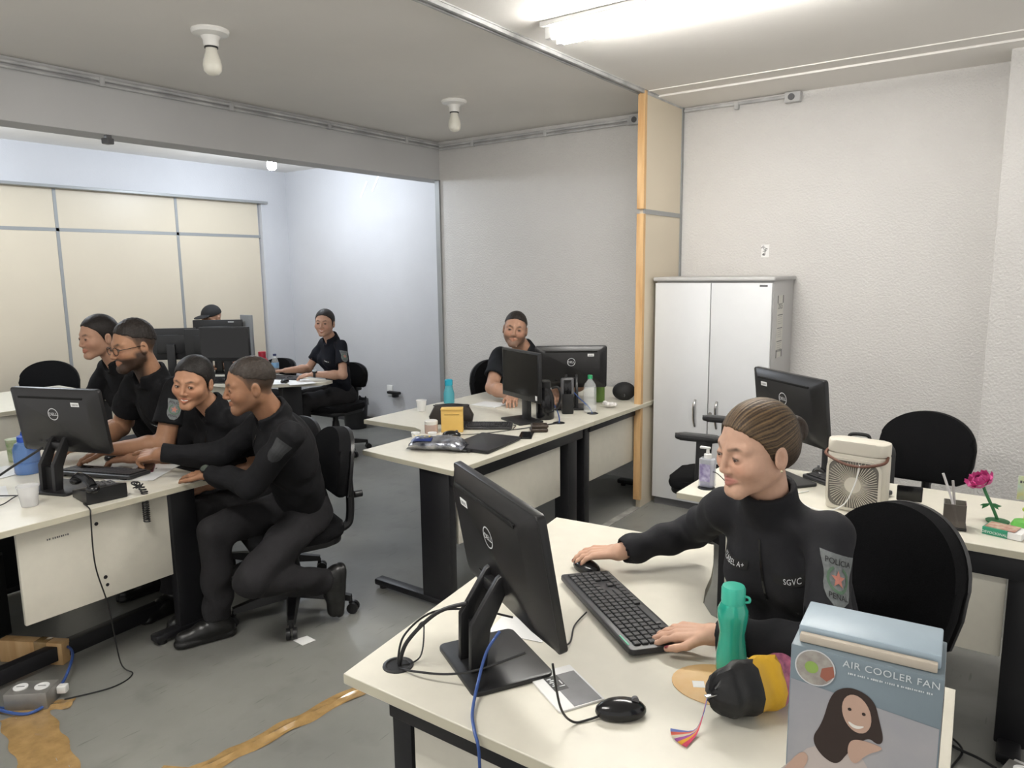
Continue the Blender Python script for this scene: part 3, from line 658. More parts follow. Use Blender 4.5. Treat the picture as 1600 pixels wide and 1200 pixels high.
def pflat(name, polys, m, lift): return flat(name, [[(x*1.0-.024, y*1.0+.052) for x, y in (rnd(p) if len(p) < 20 and 'blouse' not in name else p)] for p in polys], m, lift)
hairp = [(-.020,.035),(.0,.052),(.022,.052),(.042,.04),(.05,.01),(.058,-.02),(.05,-.03),(.035,-.02),(.01,-.055),(-.005,-.085),(-.03,-.075),(-.045,-.05),(-.03,-.02)]
pflat('portrait_blouse', [[(-.115,-.155),(-.085,-.115),(-.05,-.07),(-.02,-.05),(.03,-.06),(.055,-.10),(.06,-.155)]], mat('print_blouse', (.50,.44,.41), .5), .0004)
pflat('portrait_hair', [hairp], mat('print_hair', (.035,.022,.018), .5), .0008)
pflat('portrait_arm', [[(-.10,-.155),(-.08,-.11),(-.058,-.075),(-.045,-.085),(-.06,-.12),(-.07,-.155)]], mat('print_skin', (.52,.35,.27), .5), .0009)
pflat('portrait_face', [[(.018+.021*math.cos(a), .012+.030*math.sin(a)-.006*math.cos(a)) for a in [2*PI*i/24 for i in range(24)]]], MATS['print_skin'], .0011)
pflat('portrait_hand', [[(.01,-.035),(.025,-.028),(.055,-.03),(.056,-.036),(.035,-.05),(.02,-.075),(.008,-.06)]], MATS['print_skin'], .0013)
pflat('portrait_smile', [[(.006,-.002),(.018,-.008),(.031,-.004),(.026,-.010),(.017,-.013),(.009,-.009)]], TEETH, .0014)
pflat('portrait_eyes', [circ(.001,-.023,.0028,10), circ(.021,-.025,.0028,10)], MATS['print_hair'], .0014)
# --- right desk
t = thing('sanitizer_bottle', 'clear pump bottle of purple gel on the right desk', 'bottle', (-1.095,2.945,DZ))
q = NB(); prism(q, rrect(.066,.05,.015,4), .001, .125, bev=.006); obj('body', q, clearm('clear_plastic', (.80,.82,.88), .38), t)
q = NB(); prism(q, rrect(.058,.042,.013,4), .004, .075, bev=.004); obj('gel', q, mat('purple_gel', (.20,.17,.42), .2, alpha=.65), t)
q = NB(); bx(q, (-.002,-.0256,.065), (.045,.001,.075)); lb = obj('label', q, mat('gel_label', (.16,.12,.30), .4, col2=(.55,.52,.68), nscale=50), t)
q = NB(); lathe(q, [(.016,.125),(.016,.142),(.008,.145),(.006,.165),(0,.166)], n=16); bx(q, (-.012,0,.168), (.045,.014,.010), bev=.003); obj('pump', q, WHITE, t)
cable('thin black wires curling out of the right desk hole', [(-1.09,2.925,.74),(-1.085,2.93,.80),(-1.05,2.93,.81),(-1.0,2.96,.76),(-.93,3.0,.745)], .002)
t = thing('cooler_fan', 'cream portable box fan with brown strap on the right desk', 'fan', (-.515,2.975,DZ), -.12)
CREAM = mat('cream_plastic', (.66,.62,.53), .4); FW, FH = .215, .268
q = NB(); prism(q, rrect(FW,.10,.035,6), .0, FH-.05, bev=.004); prism(q, rrect(FW,.10,.035,6), FH-.048, FH, bev=.006); obj('housing', q, CREAM, t)
Fm = basis((0,-.0505,.105), (1,0,0), (0,0,1))
q = NB(); prism(q, rrect(.182,.185,.035,6), -.001, .0015, M=Fm); obj('recess', q, mat('fan_dark', (.16,.15,.13), .6), t)
q = NB(); A = rrect(.196,.198,.04,6); B_ = rrect(.178,.180,.034,6)
for z0, z1 in ((0,.006),):
    n_ = len(A); va = [q.verts.new(Fm @ Vector((x,y,z1))) for x, y in A]; vb = [q.verts.new(Fm @ Vector((x,y,z1))) for x, y in B_]; vc = [q.verts.new(Fm @ Vector((x,y,0))) for x, y in A]; vd = [q.verts.new(Fm @ Vector((x,y,0))) for x, y in B_]
    for i in range(n_):
        j = (i+1)%n_; q.faces.new((va[i],va[j],vb[j],vb[i])); q.faces.new((va[i],vc[i],vc[j],va[j])); q.faces.new((vb[i],vb[j],vd[j],vd[i]))
obj('grille_frame', q, CREAM, t)
q = NB()
for i in range(56):
    a = 2*PI*i/56; c_, s_ = math.cos(a), math.sin(a); R_ = min(.088/max(abs(c_),1e-4), .089/max(abs(s_),1e-4)); R_ = min(R_, .105)
    b = a+.22; tube(q, [Fm @ Vector((.028*c_,.028*s_,.003)), Fm @ Vector((.6*R_*math.cos(a+.10),.6*R_*math.sin(a+.10),.005)), Fm @ Vector((R_*.98*math.cos(a+.16) if R_ < .1 else R_*.93*math.cos(a+.13), R_*.98*math.sin(a+.16) if R_ < .1 else R_*.93*math.sin(a+.13),.003))], .0014, 5, 2)
for v in q.verts: v.co.x = max(-.089, min(.089, v.co.x)); v.co.z = max(.016, min(.194, v.co.z))
obj('grille', q, CREAM, t, kind='stuff')
q = NB(); cyl(q, Fm @ Vector((0,0,.002)), Fm @ Vector((0,0,.007)), .030, n=28); obj('hub', q, CREAM, t)
q = NB(); tube(q, [(-.106,-.02,.225),(-.104,-.05,.21),(-.05,-.058,.188),(0,-.060,.180),(.05,-.058,.186),(.104,-.05,.205),(.107,-.02,.222)], .0055, 8); obj('strap', q, mat('strap_brown', (.13,.055,.035), .5), t)
cable('white power cord hanging in front of the cream fan', [(-.50,2.912,.93),(-.51,2.90,.86),(-.54,2.885,.78),(-.60,2.87,.745),(-.68,2.90,.744),(-.76,3.0,.744),(-.72,3.10,.744)], .0022, WHITE)
t = thing('phone_stand', 'small black folding stand on the right desk', 'stand', (-.345,3.03,DZ), .15)
q = NB(); bx(q, (0,0,.008), (.075,.09,.014), bev=.004); obj('base', q, BLACKP, t)
q = NB(); bx(q, (0,-.012,.045), (.022,.018,.075), bev=.004, M=Matrix.Rotation(-.2,4,'X')); obj('arm', q, BLACKP, t)
q = NB(); bx(q, (0,-.022,.088), (.085,.010,.062), bev=.008, M=Matrix.Rotation(.15,4,'X')); obj('cradle', q, BLACKG, t)
t = thing('pen_holder', 'smoky plastic pen cup on the right desk', 'pen cup', (-.19,2.945,DZ), .1)
SMOKE = mat('smoke_plastic', (.10,.085,.075), .12, alpha=.72, coat=.5)
for s in (-1,1):
    q = NB(); bx(q, (s*.033,0,.046), (.003,.066,.09)); obj('side', q, SMOKE, t); q = NB(); bx(q, (0,s*.033,.046), (.066,.003,.09)); obj('side', q, SMOKE, t)
q = NB(); bx(q, (0,0,.005), (.078,.078,.010), bev=.003); obj('base', q, BLACKG, t)
for i, (dx, dy, h, m) in enumerate(((-.02,.0,.19,'pen_silver'),(-.006,.012,.165,'pen_grey'))):
    q = NB(); tube(q, [(.012-.004*i,-.01+dy,.014),(dx*.5,dy,h*.5),(dx*2.2,dy,h)], .0042, 8, 3); o = obj('pen', q, mat(m, (.62,.60,.60) if i == 0 else (.40,.38,.37), .35)); o.location = (-.19,2.945,DZ)
    tag(o, ('silver pen leaning in the smoky cup','grey pen standing in the smoky cup')[i], 'pen')
# rose
t = thing('craft_rose', 'magenta craft rose on a green stem and round base', 'flower', (-.065,3.09,DZ), .0)
GREEN = mat('craft_green', (.03,.17,.06), .45); MAG = mat('craft_magenta', (.42,.035,.17), .45, col2=(.60,.10,.30), nscale=30)
q = NB(); lathe(q, [(0,.001),(.036,.001),(.038,.006),(.02,.010),(0,.011)], n=18); obj('base', q, GREEN, t)
q = NB(); tube(q, [(.0,0,.008),(-.018,0,.05),(-.042,0,.10),(-.052,0,.125)], .0055, 8); obj('stem', q, GREEN, t)
for s in (-1,1):
    for k in (0,1):
        q = NB(); prism(q, [(0,0),(.012,.008),(.034,.012 if k else -.004),(.022,-.006)], -.001, .001, M=Matrix.Translation((-.026,0,.066)) @ Matrix.Rotation(s*.5+(PI if s < 0 else 0),4,'Y') @ Matrix.Rotation(PI/2-.4*k,4,'X')); obj('leaf', q, GREEN, t)
rc = Vector((-.058,-.002,.135)); ax = Matrix.Translation(rc) @ Matrix.Rotation(-.45,4,'Y') @ Matrix.Rotation(.35,4,'X')
for ring, (n_, r_, op, sz) in enumerate(((4,.006,.15,.024),(5,.013,.5,.030),(6,.022,.95,.034),(7,.030,1.30,.036))):
    for i in range(n_):
        q = NB(); rows = []
        for u in range(4):
            rows.append([q.verts.new((( v-1.5)/1.5*sz*.55*math.sin(PI*(.30+.55*u/3)), .006*((v-1.5)/1.5)**2+ (.004*u if u == 3 else 0), sz*u/3)) for v in range(4)])
        for a, b in zip(rows, rows[1:]):
            for v in range(3): q.faces.new((a[v],a[v+1],b[v+1],b[v]))
        _xf(q.verts, ax @ Matrix.Rotation(2*PI*i/n_+ring*.6,4,'Z') @ Matrix.Translation((0,-r_*.6,0)) @ Matrix.Rotation(op,4,'X')); obj('petal', q, MAG, t)
t = thing('devotional_book_box', 'small green and white boxed book beside the rose', 'book', (-.045,2.955,DZ), -.25)
q = NB(); bx(q, (-.012,0,.013), (.075,.085,.026), bev=.001); obj('cover', q, mat('book_green', (.03,.26,.15), .45), t)
q = NB(); bx(q, (.045,0,.0125), (.042,.080,.022)); obj('pages', q, PAPER, t)
q = NB(); bx(q, (0,.0,.0265), (.09,.07,.001)); obj('cover_art', q, mat('book_art', (.50,.42,.32), .5, col2=(.35,.10,.08), nscale=40), t)
q = text_bm('DEVOCIONAL', .012, basis((-.012,-.0432,.010), (1,0,0), (0,0,1)), .0002); obj('spine_text', q, PAPER, t)
t = thing('topper_ornament', 'green ornament with a picture card at the right edge', 'ornament', (.012,3.04,DZ))
q = NB(); lathe(q, [(0,.001),(.034,.001),(.038,.018),(.030,.034),(0,.036)], n=22); obj('pot', q, mat('leaf_green', (.12,.42,.07), .5), t)
q = NB(); cyl(q, (0,0,.03), (0,0,.12), .002, n=6); ball(q, (0,0,.075), .008, u=10, v=8); obj('stick', q, mat('lime', (.45,.60,.08), .5), t)
q = NB(); bx(q, (.004,0,.150), (.062,.003,.085), bev=.001); cd = obj('card', q, mat('card_pic', (.45,.62,.60), .5, col2=(.55,.50,.12), nscale=18), t)
q = strokes_bm(.05, .010, 6, basis((.004,-.002,.172), (1,0,0), (0,0,1)), 6); obj('card_text', q, GREYP, cd)
t = thing('backpack', 'black backpack resting on the right desk by the wall', 'bag', (-.62,3.56,.4695), .1)
q = NB(); bx(q, (0,0,.20), (.30,.15,.42), bev=.05, seg=4); obj('main_bag', q, mat('bag_nylon', (.014,.014,.015), .6, bump=.5, bscale=14), t)
q = NB(); bx(q, (0,-.085,.16), (.24,.05,.24), bev=.02, seg=3); obj('front_pocket', q, MATS['bag_nylon'], t)
q = NB(); tube(q, [(-.04,0,.40),(-.035,0,.435),(.035,0,.435),(.04,0,.40)], .008, 8); obj('handle', q, MATS['bag_nylon'], t)
q = NB(); tube(q, [(-.12,-.112,.27),(0,-.114,.28),(.12,-.112,.27)], .003, 6); obj('zipper', q, GREYP, t)
t2 = thing('stool', 'low black stool holding the backpack', 'stool', (-.62,3.57,0)); q = NB(); prism(q, rrect(.34,.22,.03,4), .435, .468, bev=.006); obj('seat', q, BLACKP, t2)
for sx in (-1,1):
    for sy in (-1,1): q = NB(); cyl(q, (sx*.14,sy*.08,0), (sx*.13,sy*.07,.437), .013, n=10); obj('leg', q, BLACKM, t2)
# --- middle desk
lat_item('water_bottle', 'turquoise plastic bottle on the middle desk', 'bottle', (-3.34,3.90), [('body', [(0,.001),(.036,.001),(.038,.008),(.038,.07),(.030,.10),(.026,.12),(.024,.13)], mat('turquoise', (.10,.42,.50), .25, alpha=.92)), ('cap', [(.028,.128),(.028,.165),(.022,.170),(0,.171)], mat('turq_cap', (.02,.36,.50), .4))])
def cup(label, loc, r=.034, h=.075, m=None, z=DZ, liquid=None):
    t = thing('plastic_cup', label, 'cup', (loc[0], loc[1], z), group='disposable cups'); q = NB(); lathe(q, [(0,.001),(r*.72,.001),(r*.74,.004),(r,h),(r*1.05,h),(r*1.05,h-.003),(r*.96,h-.003),(r*.70,.006),(0,.006)], n=22); obj('cup', q, m or mat('cup_white', (.78,.78,.77), .4), t)
    if liquid: q = NB(); lathe(q, [(0,.007),(r*.69,.007),(r*.82,h*.45),(0,h*.45)], n=20); obj('drink', q, liquid, t)
    return t
cup('white disposable cup near the wing edge of the middle desk', (-3.30,3.57))
cup('clear plastic cup half full on the left desk corner', (-3.27,1.20), .040, .085, clearm('cup_clear', (.80,.80,.80), .62), liquid=mat('dark_drink', (.06,.06,.065), .2))
cup('small white coffee cup, left of the pair by the snack bag', (-2.76,2.93), .024, .040); cup('small white coffee cup, right of the pair by the snack bag', (-2.68,2.98), .024, .040)
cup('clear cup beside the bottles on the far desk', (-5.66,3.96), .036, .09, MATS['cup_clear'])
t = thing('toiletry_pouch', 'dark brown zip pouch standing behind the yellow box', 'pouch', (-2.87,3.37,DZ), .62)
q = NB(); prism(q, [(-.125,.0),(.125,0),(.135,.05),(.10,.115),(-.10,.115),(-.135,.05)], -.045, .045, bev=.018, M=Matrix.Rotation(PI/2,4,'X')); obj('body', q, mat('pouch_brown', (.026,.021,.018), .55, bump=.3, bscale=20), t)
q = NB(); tube(q, [(-.11,0,.112),(0,0,.121),(.11,0,.112)], .004, 8); obj('zipper', q, BLACKP, t)
t = thing('yellow_box', 'small yellow cardboard box on the middle desk', 'box', (-2.72,3.20,DZ), .62)
YEL = mat('yellow_card', (.72,.47,.13), .55, noise=.08)
q = NB(); bx(q, (0,0,.065), (.125,.06,.13), bev=.002); obj('carton', q, YEL, t); q = NB(); bx(q, (0,-.004,.135), (.127,.064,.010), bev=.002); obj('lid', q, YEL, t); q = NB(); bx(q, (0,-.0315,.105), (.085,.002,.004)); obj('slit', q, mat('slit', (.35,.22,.05), .6), t)
lat_item('jar', 'small clear jar with pale lid beside yellow box', 'jar', (-2.795,3.10), [('glass', [(0,.001),(.036,.001),(.038,.006),(.038,.05),(.034,.055)], mat('jar_glass', (.55,.40,.34), .2, alpha=.75)), ('lid', [(.037,.053),(.038,.056),(.038,.072),(.034,.075),(0,.075)], mat('jar_lid', (.68,.66,.62), .35))])
t = thing('snack_bag', 'crumpled silver snack bag with yellow lettering', 'snack bag', (-2.50,2.82,DZ), .42)
q = NB(); rings = []
for i in range(15):
    x = -.15+.30*i/14; k = (1-abs(x/.155)**6)**.5; ring = []
    for j in range(18):
        a = 2*PI*j/18; w_ = .07*(.7+.3*k); z_ = .003+.033*k*(1+math.sin(a)); y_ = w_*math.cos(a)
        z_ += .007*math.sin(23*x+5*a)*k*max(0,math.sin(a)); ring.append(q.verts.new((x+.006*math.sin(3*a+i), y_+.006*math.sin(40*x), max(.002,z_))))
    rings.append(ring)
for a, b in zip(rings, rings[1:]):
    for j in range(18): q.faces.new((a[j],a[(j+1)%18],b[(j+1)%18],b[j]))
q.faces.new(rings[0][::-1]); q.faces.new(rings[-1]); obj('foil', q, mat('foil', (.55,.56,.60), .22, metal=.85, col2=(.10,.11,.14), nscale=22, bump=.8, bscale=25), t)
q = NB()
for i in range(8):
    for j in range(3):
        x = -.13+i*.014; vs = [(x+dx, -.058+j*.018+dy, 0) for dx, dy in ((0,0),(.0145,0),(.0145,.018),(0,.018))]
        q.faces.new([q.verts.new((a,b,.004+.033*(1-abs(a/.155)**6)**.5*(1+math.sqrt(max(0,1-(b/.07)**2)))*.99+.002)) for a, b, _ in vs])
bp_ = obj('blue_print', q, mat('snack_blue', (.015,.03,.13), .35), t)
q = strokes_bm(.09, .018, 6, Matrix.Translation((-.075,-.03,.077)), 7); obj('lettering', q, mat('snack_yellow', (.72,.55,.04), .4), t)
t = thing('laptop', 'closed black laptop on the middle desk', 'laptop', (-2.36,3.04,DZ), .12)
q = NB(); prism(q, rrect(.25,.36,.012,4), .002, .012, bev=.002); obj('base', q, BLACKP, t); q = NB(); prism(q, rrect(.25,.36,.012,4), .0125, .020, bev=.003); obj('lid', q, mat('laptop_lid', (.020,.020,.022), .45), t)
q = NB(); tube(q, [(0,0,0),(.03,.01,.0)], .008, 8); bx(q, (.04,.013,0), (.022,.014,.014), bev=.003); o = obj('charger_plug', q, BLACKP); o.location = (-2.36,2.84,DZ+.010); tag(o, 'small black charger plug at the snack bag end', 'plug')
t = thing('wallet', 'dark brown bulging wallet near the desk edge', 'wallet', (-2.30,3.47,DZ), .7)
q = NB(); bx(q, (0,0,.012), (.10,.085,.022), bev=.009, seg=3); obj('lower_fold', q, mat('wallet_brown', (.030,.018,.012), .45), t); q = NB(); bx(q, (.005,.004,.033), (.098,.08,.018), bev=.008, seg=3); obj('upper_fold', q, MATS['wallet_brown'], t)
def phone(label, loc, rz, m):
    t = thing('smartphone', label, 'phone', (loc[0], loc[1], DZ), rz, 'smartphones'); q = NB(); prism(q, rrect(.075,.155,.010,4), .0, .009, bev=.002, M=None); obj('case', q, m, t); q = NB(); prism(q, rrect(.069,.147,.008,4), .009, .0094); obj('screen', q, SCREEN, t)
phone('black smartphone beside the brown wallet', (-2.29,3.33), .5, BLACKG); phone('smartphone in dark red case on papers', (-3.42,1.76), 1.0, mat('case_red', (.10,.012,.03), .4))
q = NB(); bx(q, (0,0,.001), (.21,.15,.002)); bx(q, (.01,.012,.003), (.20,.14,.002), rz=.1); o = obj('paper_sheet', q, PAPER); o.location = (-3.06,4.00,DZ); tag(o, 'white papers near the bearded man\'s elbow', 'paper')
t = lat_item('thermos_jug', 'black jug with handle behind the sideways monitor', 'jug', (-2.47,3.80), [('body', [(0,.001),(.055,.001),(.058,.01),(.058,.13),(.045,.17),(.034,.19),(.034,.20)], BLACKG), ('lid', [(.036,.198),(.036,.235),(.028,.243),(0,.244)], BLACKP)])
q = NB(); tube(q, [(.03,.03,.19),(.065,.05,.195),(.080,.055,.14),(.065,.045,.07),(.045,.03,.06)], .008, 8); obj('handle', q, BLACKP, t)
t = thing('card_reader', 'upright black device with dark window before the computer', 'device', (-2.44,4.02,DZ), .62)
q = NB(); bx(q, (0,0,.065), (.075,.07,.13), bev=.008); obj('body', q, BLACKP, t); q = NB(); bx(q, (0,-.012,.165), (.085,.045,.13), bev=.012, M=Matrix.Rotation(-.12,4,'X')); h_ = obj('head', q, GREYP, t); q = NB(); bx(q, (0,-.036,.168), (.05,.004,.095), bev=.004, M=Matrix.Rotation(-.12,4,'X')); obj('window', q, SCREEN, h_)
lat_item('soda_bottle', 'empty clear plastic bottle with green cap', 'bottle', (-2.33,4.12), [('body', [(0,.004),(.034,.001),(.042,.012),(.042,.05),(.040,.055),(.042,.06),(.042,.09),(.040,.095),(.042,.10),(.042,.16),(.034,.19),(.016,.215),(.014,.225)], clearm('pet_clear', (.82,.85,.85), .30)), ('cap', [(.0165,.222),(.0165,.243),(.014,.246),(0,.246)], mat('cap_green', (.03,.30,.12), .4))])
t = lat_item('steel_bottle', 'olive green metal bottle with loop cap', 'bottle', (-2.47,4.50), [('body', [(0,.001),(.034,.001),(.037,.008),(.037,.17),(.030,.195),(.024,.205),(.024,.215)], mat('olive_green', (.10,.18,.035), .35)), ('cap', [(.027,.212),(.027,.245),(.02,.252),(0,.253)], MATS['olive_green'])])
q = NB(); tube(q, [(-.014,0,.25),(-.018,0,.285),(0,0,.30),(.018,0,.285),(.014,0,.25)], .005, 8); obj('loop', q, MATS['olive_green'], t)
t = thing('speaker_pouch', 'round black pouch beside the pine post', 'pouch', (-2.36,4.66,DZ), .5)
q = NB(); ball(q, (0,0,.062), 1., (.082,.055,.066), u=20, v=14)
for v in q.verts: v.co.z = max(v.co.z, .001)
obj('body', q, mat('pouch_soft', (.011,.011,.012), .7, bump=.4, bscale=30), t); q = NB(); tube(q, [(.0,-.054,.05),(.004,-.058,.04),(0,-.057,.03)], .003, 6); obj('pull', q, GREYP, t)
q = NB()
for i in range(9): ball(q, (random.uniform(-.04,.04), random.uniform(-.03,.03), .018+random.uniform(0,.018)), .020, (1,random.uniform(.5,1),.8), u=7, v=5)
o = obj('crumpled_bag', q, mat('crumple_white', (.72,.70,.68), .5, bump=.8, bscale=60), smooth=False); o.location = (-2.30,4.33,DZ); tag(o, 'crumpled white plastic wrapper beside clear bottle', 'wrapper')
cable('blue network cables curving into the middle desk hole', [(-2.325,3.73,.738),(-2.34,3.76,.76),(-2.42,3.86,.79),(-2.50,3.95,.80)], .004, BLUEC); cable('blue cable dropping beside the upright device', [(-2.30,4.10,.738),(-2.32,4.09,.78),(-2.38,4.05,.85),(-2.42,4.06,.88)], .0035, BLUEC)
cable('black cord from middle keyboard across the desk', [(-2.56,3.46,.75),(-2.50,3.52,.744),(-2.44,3.42,.744),(-2.38,3.55,.744),(-2.32,3.70,.742)], .0025); cable('black mouse cord on the middle desk', [(-2.60,3.12,.75),(-2.52,3.25,.744),(-2.40,3.50,.744),(-2.335,3.72,.742)], .0022)
q = NB(); tube(q, [(.0,0,.008),(.04,.01,.01),(.05,.02,.008)], .008, 8); o = obj('orange_marker', q, mat('orange', (.75,.35,.04), .5)); o.location = (-2.62,4.02,DZ); tag(o, 'short orange marker behind the middle monitor', 'marker')
# --- left desk
t = thing('desk_telephone', 'black desk telephone with handset at the desk edge', 'telephone', (-3.15,1.42,DZ), 1.45)
q = NB(); prism(q, [(-.085,.0),(.085,0),(.085,.032),(-.085,.062)], -.08, .08, bev=.006, M=Matrix.Rotation(PI/2,4,'Z') @ Matrix.Rotation(PI/2,4,'X')); obj('body', q, BLACKP, t)
q = NB(); tube(q, [(-.055,-.10,.075),(-.055,-.06,.092),(-.055,.0,.096),(-.055,.06,.092),(-.055,.10,.075)], .017, 10); ball(q, (-.055,-.098,.066), .026, (1,1,.7), u=12, v=8); ball(q, (-.055,.098,.066), .026, (1,1,.7), u=12, v=8); obj('handset', q, BLACKG, t)
q = NB()
for r in range(4):
    for c in range(3): bx(q, (.0+c*.024,-.035+r*.020,.060-.01*c*.3), (.016,.012,.008), bev=.002)
obj('keypad', q, GREYP, t)
q = NB(); pts = []
for i in range(150):
    a = i*.9; s_ = i/149; pts.append((-3.085+.045*min(1,s_*3)+.012*math.cos(a), 1.53+.02*min(1,s_*3)+.012*math.sin(a), .775-max(0,s_-.2)*.20-.0*s_ + (.012*math.sin(a*.5) if s_ < .2 else 0)))
o_ = pts[0]; tube(q, [Vector(p)-Vector(o_) for p in pts], .0032, 6, 2); o = obj('coiled_cord', q, BLACKP); o.location = o_; tag(o, 'coiled black handset cord dangling over the left desk edge', 'cord')
cable('thin black line hanging down the left desk panel', [(-3.10,1.33,.745),(-3.015,1.315,.74),(-3.005,1.31,.70),(-3.03,1.32,.50),(-3.04,1.36,.30),(-3.03,1.38,.05),(-2.98,1.40,.006),(-2.95,1.30,.005),(-3.02,1.15,.005)], .0028)
t = lat_item('water_jug', 'blue translucent water bottle with spout on left desk', 'bottle', (-3.84,1.42), [('body', [(0,.001),(.052,.001),(.056,.01),(.056,.05),(.052,.055),(.056,.06),(.056,.12),(.046,.145),(.030,.155)], mat('blue_clear', (.10,.22,.52), .12, alpha=.75, coat=.5)), ('cap', [(.033,.15),(.033,.178),(.018,.184),(.014,.20),(0,.202)], mat('blue_cap', (.02,.08,.45), .4))])
q = NB(); tube(q, [(.03,0,.165),(.06,0,.175),(.068,0,.15),(.055,0,.12)], .006, 8); obj('handle', q, MATS['blue_cap'], t)
lat_item('green_tumbler', 'green patterned tumbler at the left edge', 'tumbler', (-4.15,1.49), [('body', [(0,.001),(.036,.001),(.042,.11),(.044,.112),(.038,.112),(0,.10)], mat('tumbler_green', (.14,.30,.08), .4, col2=(.55,.55,.40), nscale=30))])
for i, (x, y, a, lb) in enumerate(((-3.38,1.73,.5,'white printed papers under the red phone on left desk'),(-3.95,1.30,.1,'white papers behind the blue bottle'),(-3.62,1.10,-.3,'white papers near the left computer stand'))):
    t = thing('paper_stack', lb, 'paper', (x, y, DZ-.0003), a)
    q = NB(); bx(q, (0,0,.001), (.21,.28,.0016)); obj('sheet', q, PAPER, t); q = NB(); bx(q, (.012,-.008,.0025), (.21,.28,.0012), rz=.12); s_ = obj('sheet', q, PAPER, t)
    if i == 0:
        q = NB()
        for k in range(9): bx(q, (-.07+k*.012,.05+.004*(k%3),.0034), (.007,.018,.0004), rz=.3)
        obj('writing', q, BLACKP, s_)
t = thing('pink_notes', 'pink sticky notes beside the red phone', 'sticky notes', (-3.47,1.66,DZ+.0035), .4); q = NB(); bx(q, (0,0,.003), (.05,.05,.006)); bx(q, (.006,.006,.0075), (.048,.05,.002), rz=.3); obj('pad', q, mat('pink', (.70,.08,.30), .5), t)
cable('black power cable from the left computer', [(-3.45,1.34,.93),(-3.52,1.25,.86),(-3.62,1.15,.78),(-3.75,1.0,.745)], .005); cable('thin black wires tangled on the left desk', [(-3.50,1.28,.745),(-3.42,1.20,.75),(-3.36,1.12,.746),(-3.45,1.05,.746),(-3.55,1.13,.748),(-3.40,1.26,.746)], .0025); cable('blue wire on the left desk by the cup', [(-3.6,1.15,.746),(-3.42,1.12,.746),(-3.30,1.02,.746)], .0025, BLUEC)
# --- far desk
lat_item('red_bottle', 'glossy red bottle on the far desk', 'bottle', (-5.70,4.08), [('body', [(0,.001),(.05,.001),(.055,.01),(.062,.09),(.056,.13),(.036,.16),(.032,.17)], mat('red_gloss', (.42,.01,.03), .18)), ('cap', [(.034,.168),(.034,.215),(.03,.222),(0,.222)], mat('red_cap', (.36,.01,.03), .3))])
lat_item('small_water_bottle', 'clear water bottle with blue label on the far desk', 'bottle', (-5.56,4.11), [('body', [(0,.001),(.030,.001),(.032,.01),(.032,.13),(.022,.16),(.013,.18),(.013,.19)], MATS['pet_clear']), ('label', [(.0325,.08),(.033,.081),(.033,.125),(.0325,.126)], mat('label_blue', (.20,.40,.65), .4)), ('cap', [(.015,.188),(.015,.205),(0,.206)], mat('cap_navy', (.02,.03,.10), .4))])
for i, (x, y) in enumerate(((-5.28,3.86),(-5.08,3.99))):
    q = NB(); bx(q, (0,0,.002), (.21,.29,.004), rz=.9+i*.2); o = obj('notebook', q, PAPER); o.location = (x,y,DZ); tag(o, ('open white notebook page nearer the far monitors','white notebook under the far woman\'s wrist')[i], 'paper')
t = thing('desk_partition', 'small grey panel standing behind the far monitors', 'panel', (-6.0,4.15,DZ)); q = NB(); bx(q, (0,0,.27), (.17,.02,.54), bev=.004); obj('board', q, mat('board_grey', (.22,.23,.24), .5), t); q = NB(); bx(q, (0,0,.006), (.2,.12,.012)); obj('foot', q, BLACKP, t)
t = thing('waste_bin', 'black waste bin with liner against the far wall', 'bin', (-5.92,5.36,0)); q = NB(); lathe(q, [(0,.002),(.115,.002),(.14,.30),(.145,.31),(.135,.31),(.11,.02),(0,.02)], n=28); obj('bucket', q, BLACKP, t)
q = NB(); rr_ = [(.139+.008*math.sin(i*1.7), .29+.025*math.sin(i*2.3)) for i in range(28)]
va = [q.verts.new((r*math.cos(2*PI*i/28), r*math.sin(2*PI*i/28), z+.02)) for i, (r, z) in enumerate(rr_)]; vb = [q.verts.new((.148*math.cos(2*PI*i/28), .148*math.sin(2*PI*i/28), .25+.01*math.sin(i*1.3))) for i in range(28)]
for i in range(28): q.faces.new((va[i],va[(i+1)%28],vb[(i+1)%28],vb[i]))
obj('liner', q, mat('liner', (.02,.02,.021), .3), t)
# --- floor: packing tape, sockets, scraps
def tape_strip(label, pts, w):
    q = NB(); P = smooth_path([(x,y,0) for x, y in pts], 14); rows = []
    for i, p in enumerate(P):
        d = (P[min(i+1,len(P)-1)]-P[max(i-1,0)]).normalized(); n_ = Vector((-d.y,d.x,0))
        rows.append([q.verts.new(p+n_*(w*(j/6-.5)+.006*math.sin(i*.7)*(1 if j in (0,6) else 0))+Vector((0,0,.0025+.003*math.sin(j*2.1+i*.35)*math.sin(i*.8)+(.006 if j == 3 else 0)))) for j in range(7)])
    for a, b in zip(rows, rows[1:]):
        for j in range(6): q.faces.new((a[j],a[j+1],b[j+1],b[j]))
    o = obj('packing_tape', q, TAPE); tag(o, label, 'tape')
tape_strip('long brown tape strip on floor running under the front desk', [(-2.25,.9),(-2.19,1.22),(-2.15,1.5),(-2.11,1.83),(-2.05,2.1)], .075)
tape_strip('wide brown tape strip on floor at lower left', [(-3.06,1.02),(-2.86,.98),(-2.62,.93),(-2.35,.85)], .16); tape_strip('crossing brown tape piece at the floor socket', [(-3.15,.98),(-3.04,1.08),(-2.97,1.16)], .07); tape_strip('short brown tape piece crossing the long strip', [(-2.30,1.13),(-2.16,1.20)], .07)
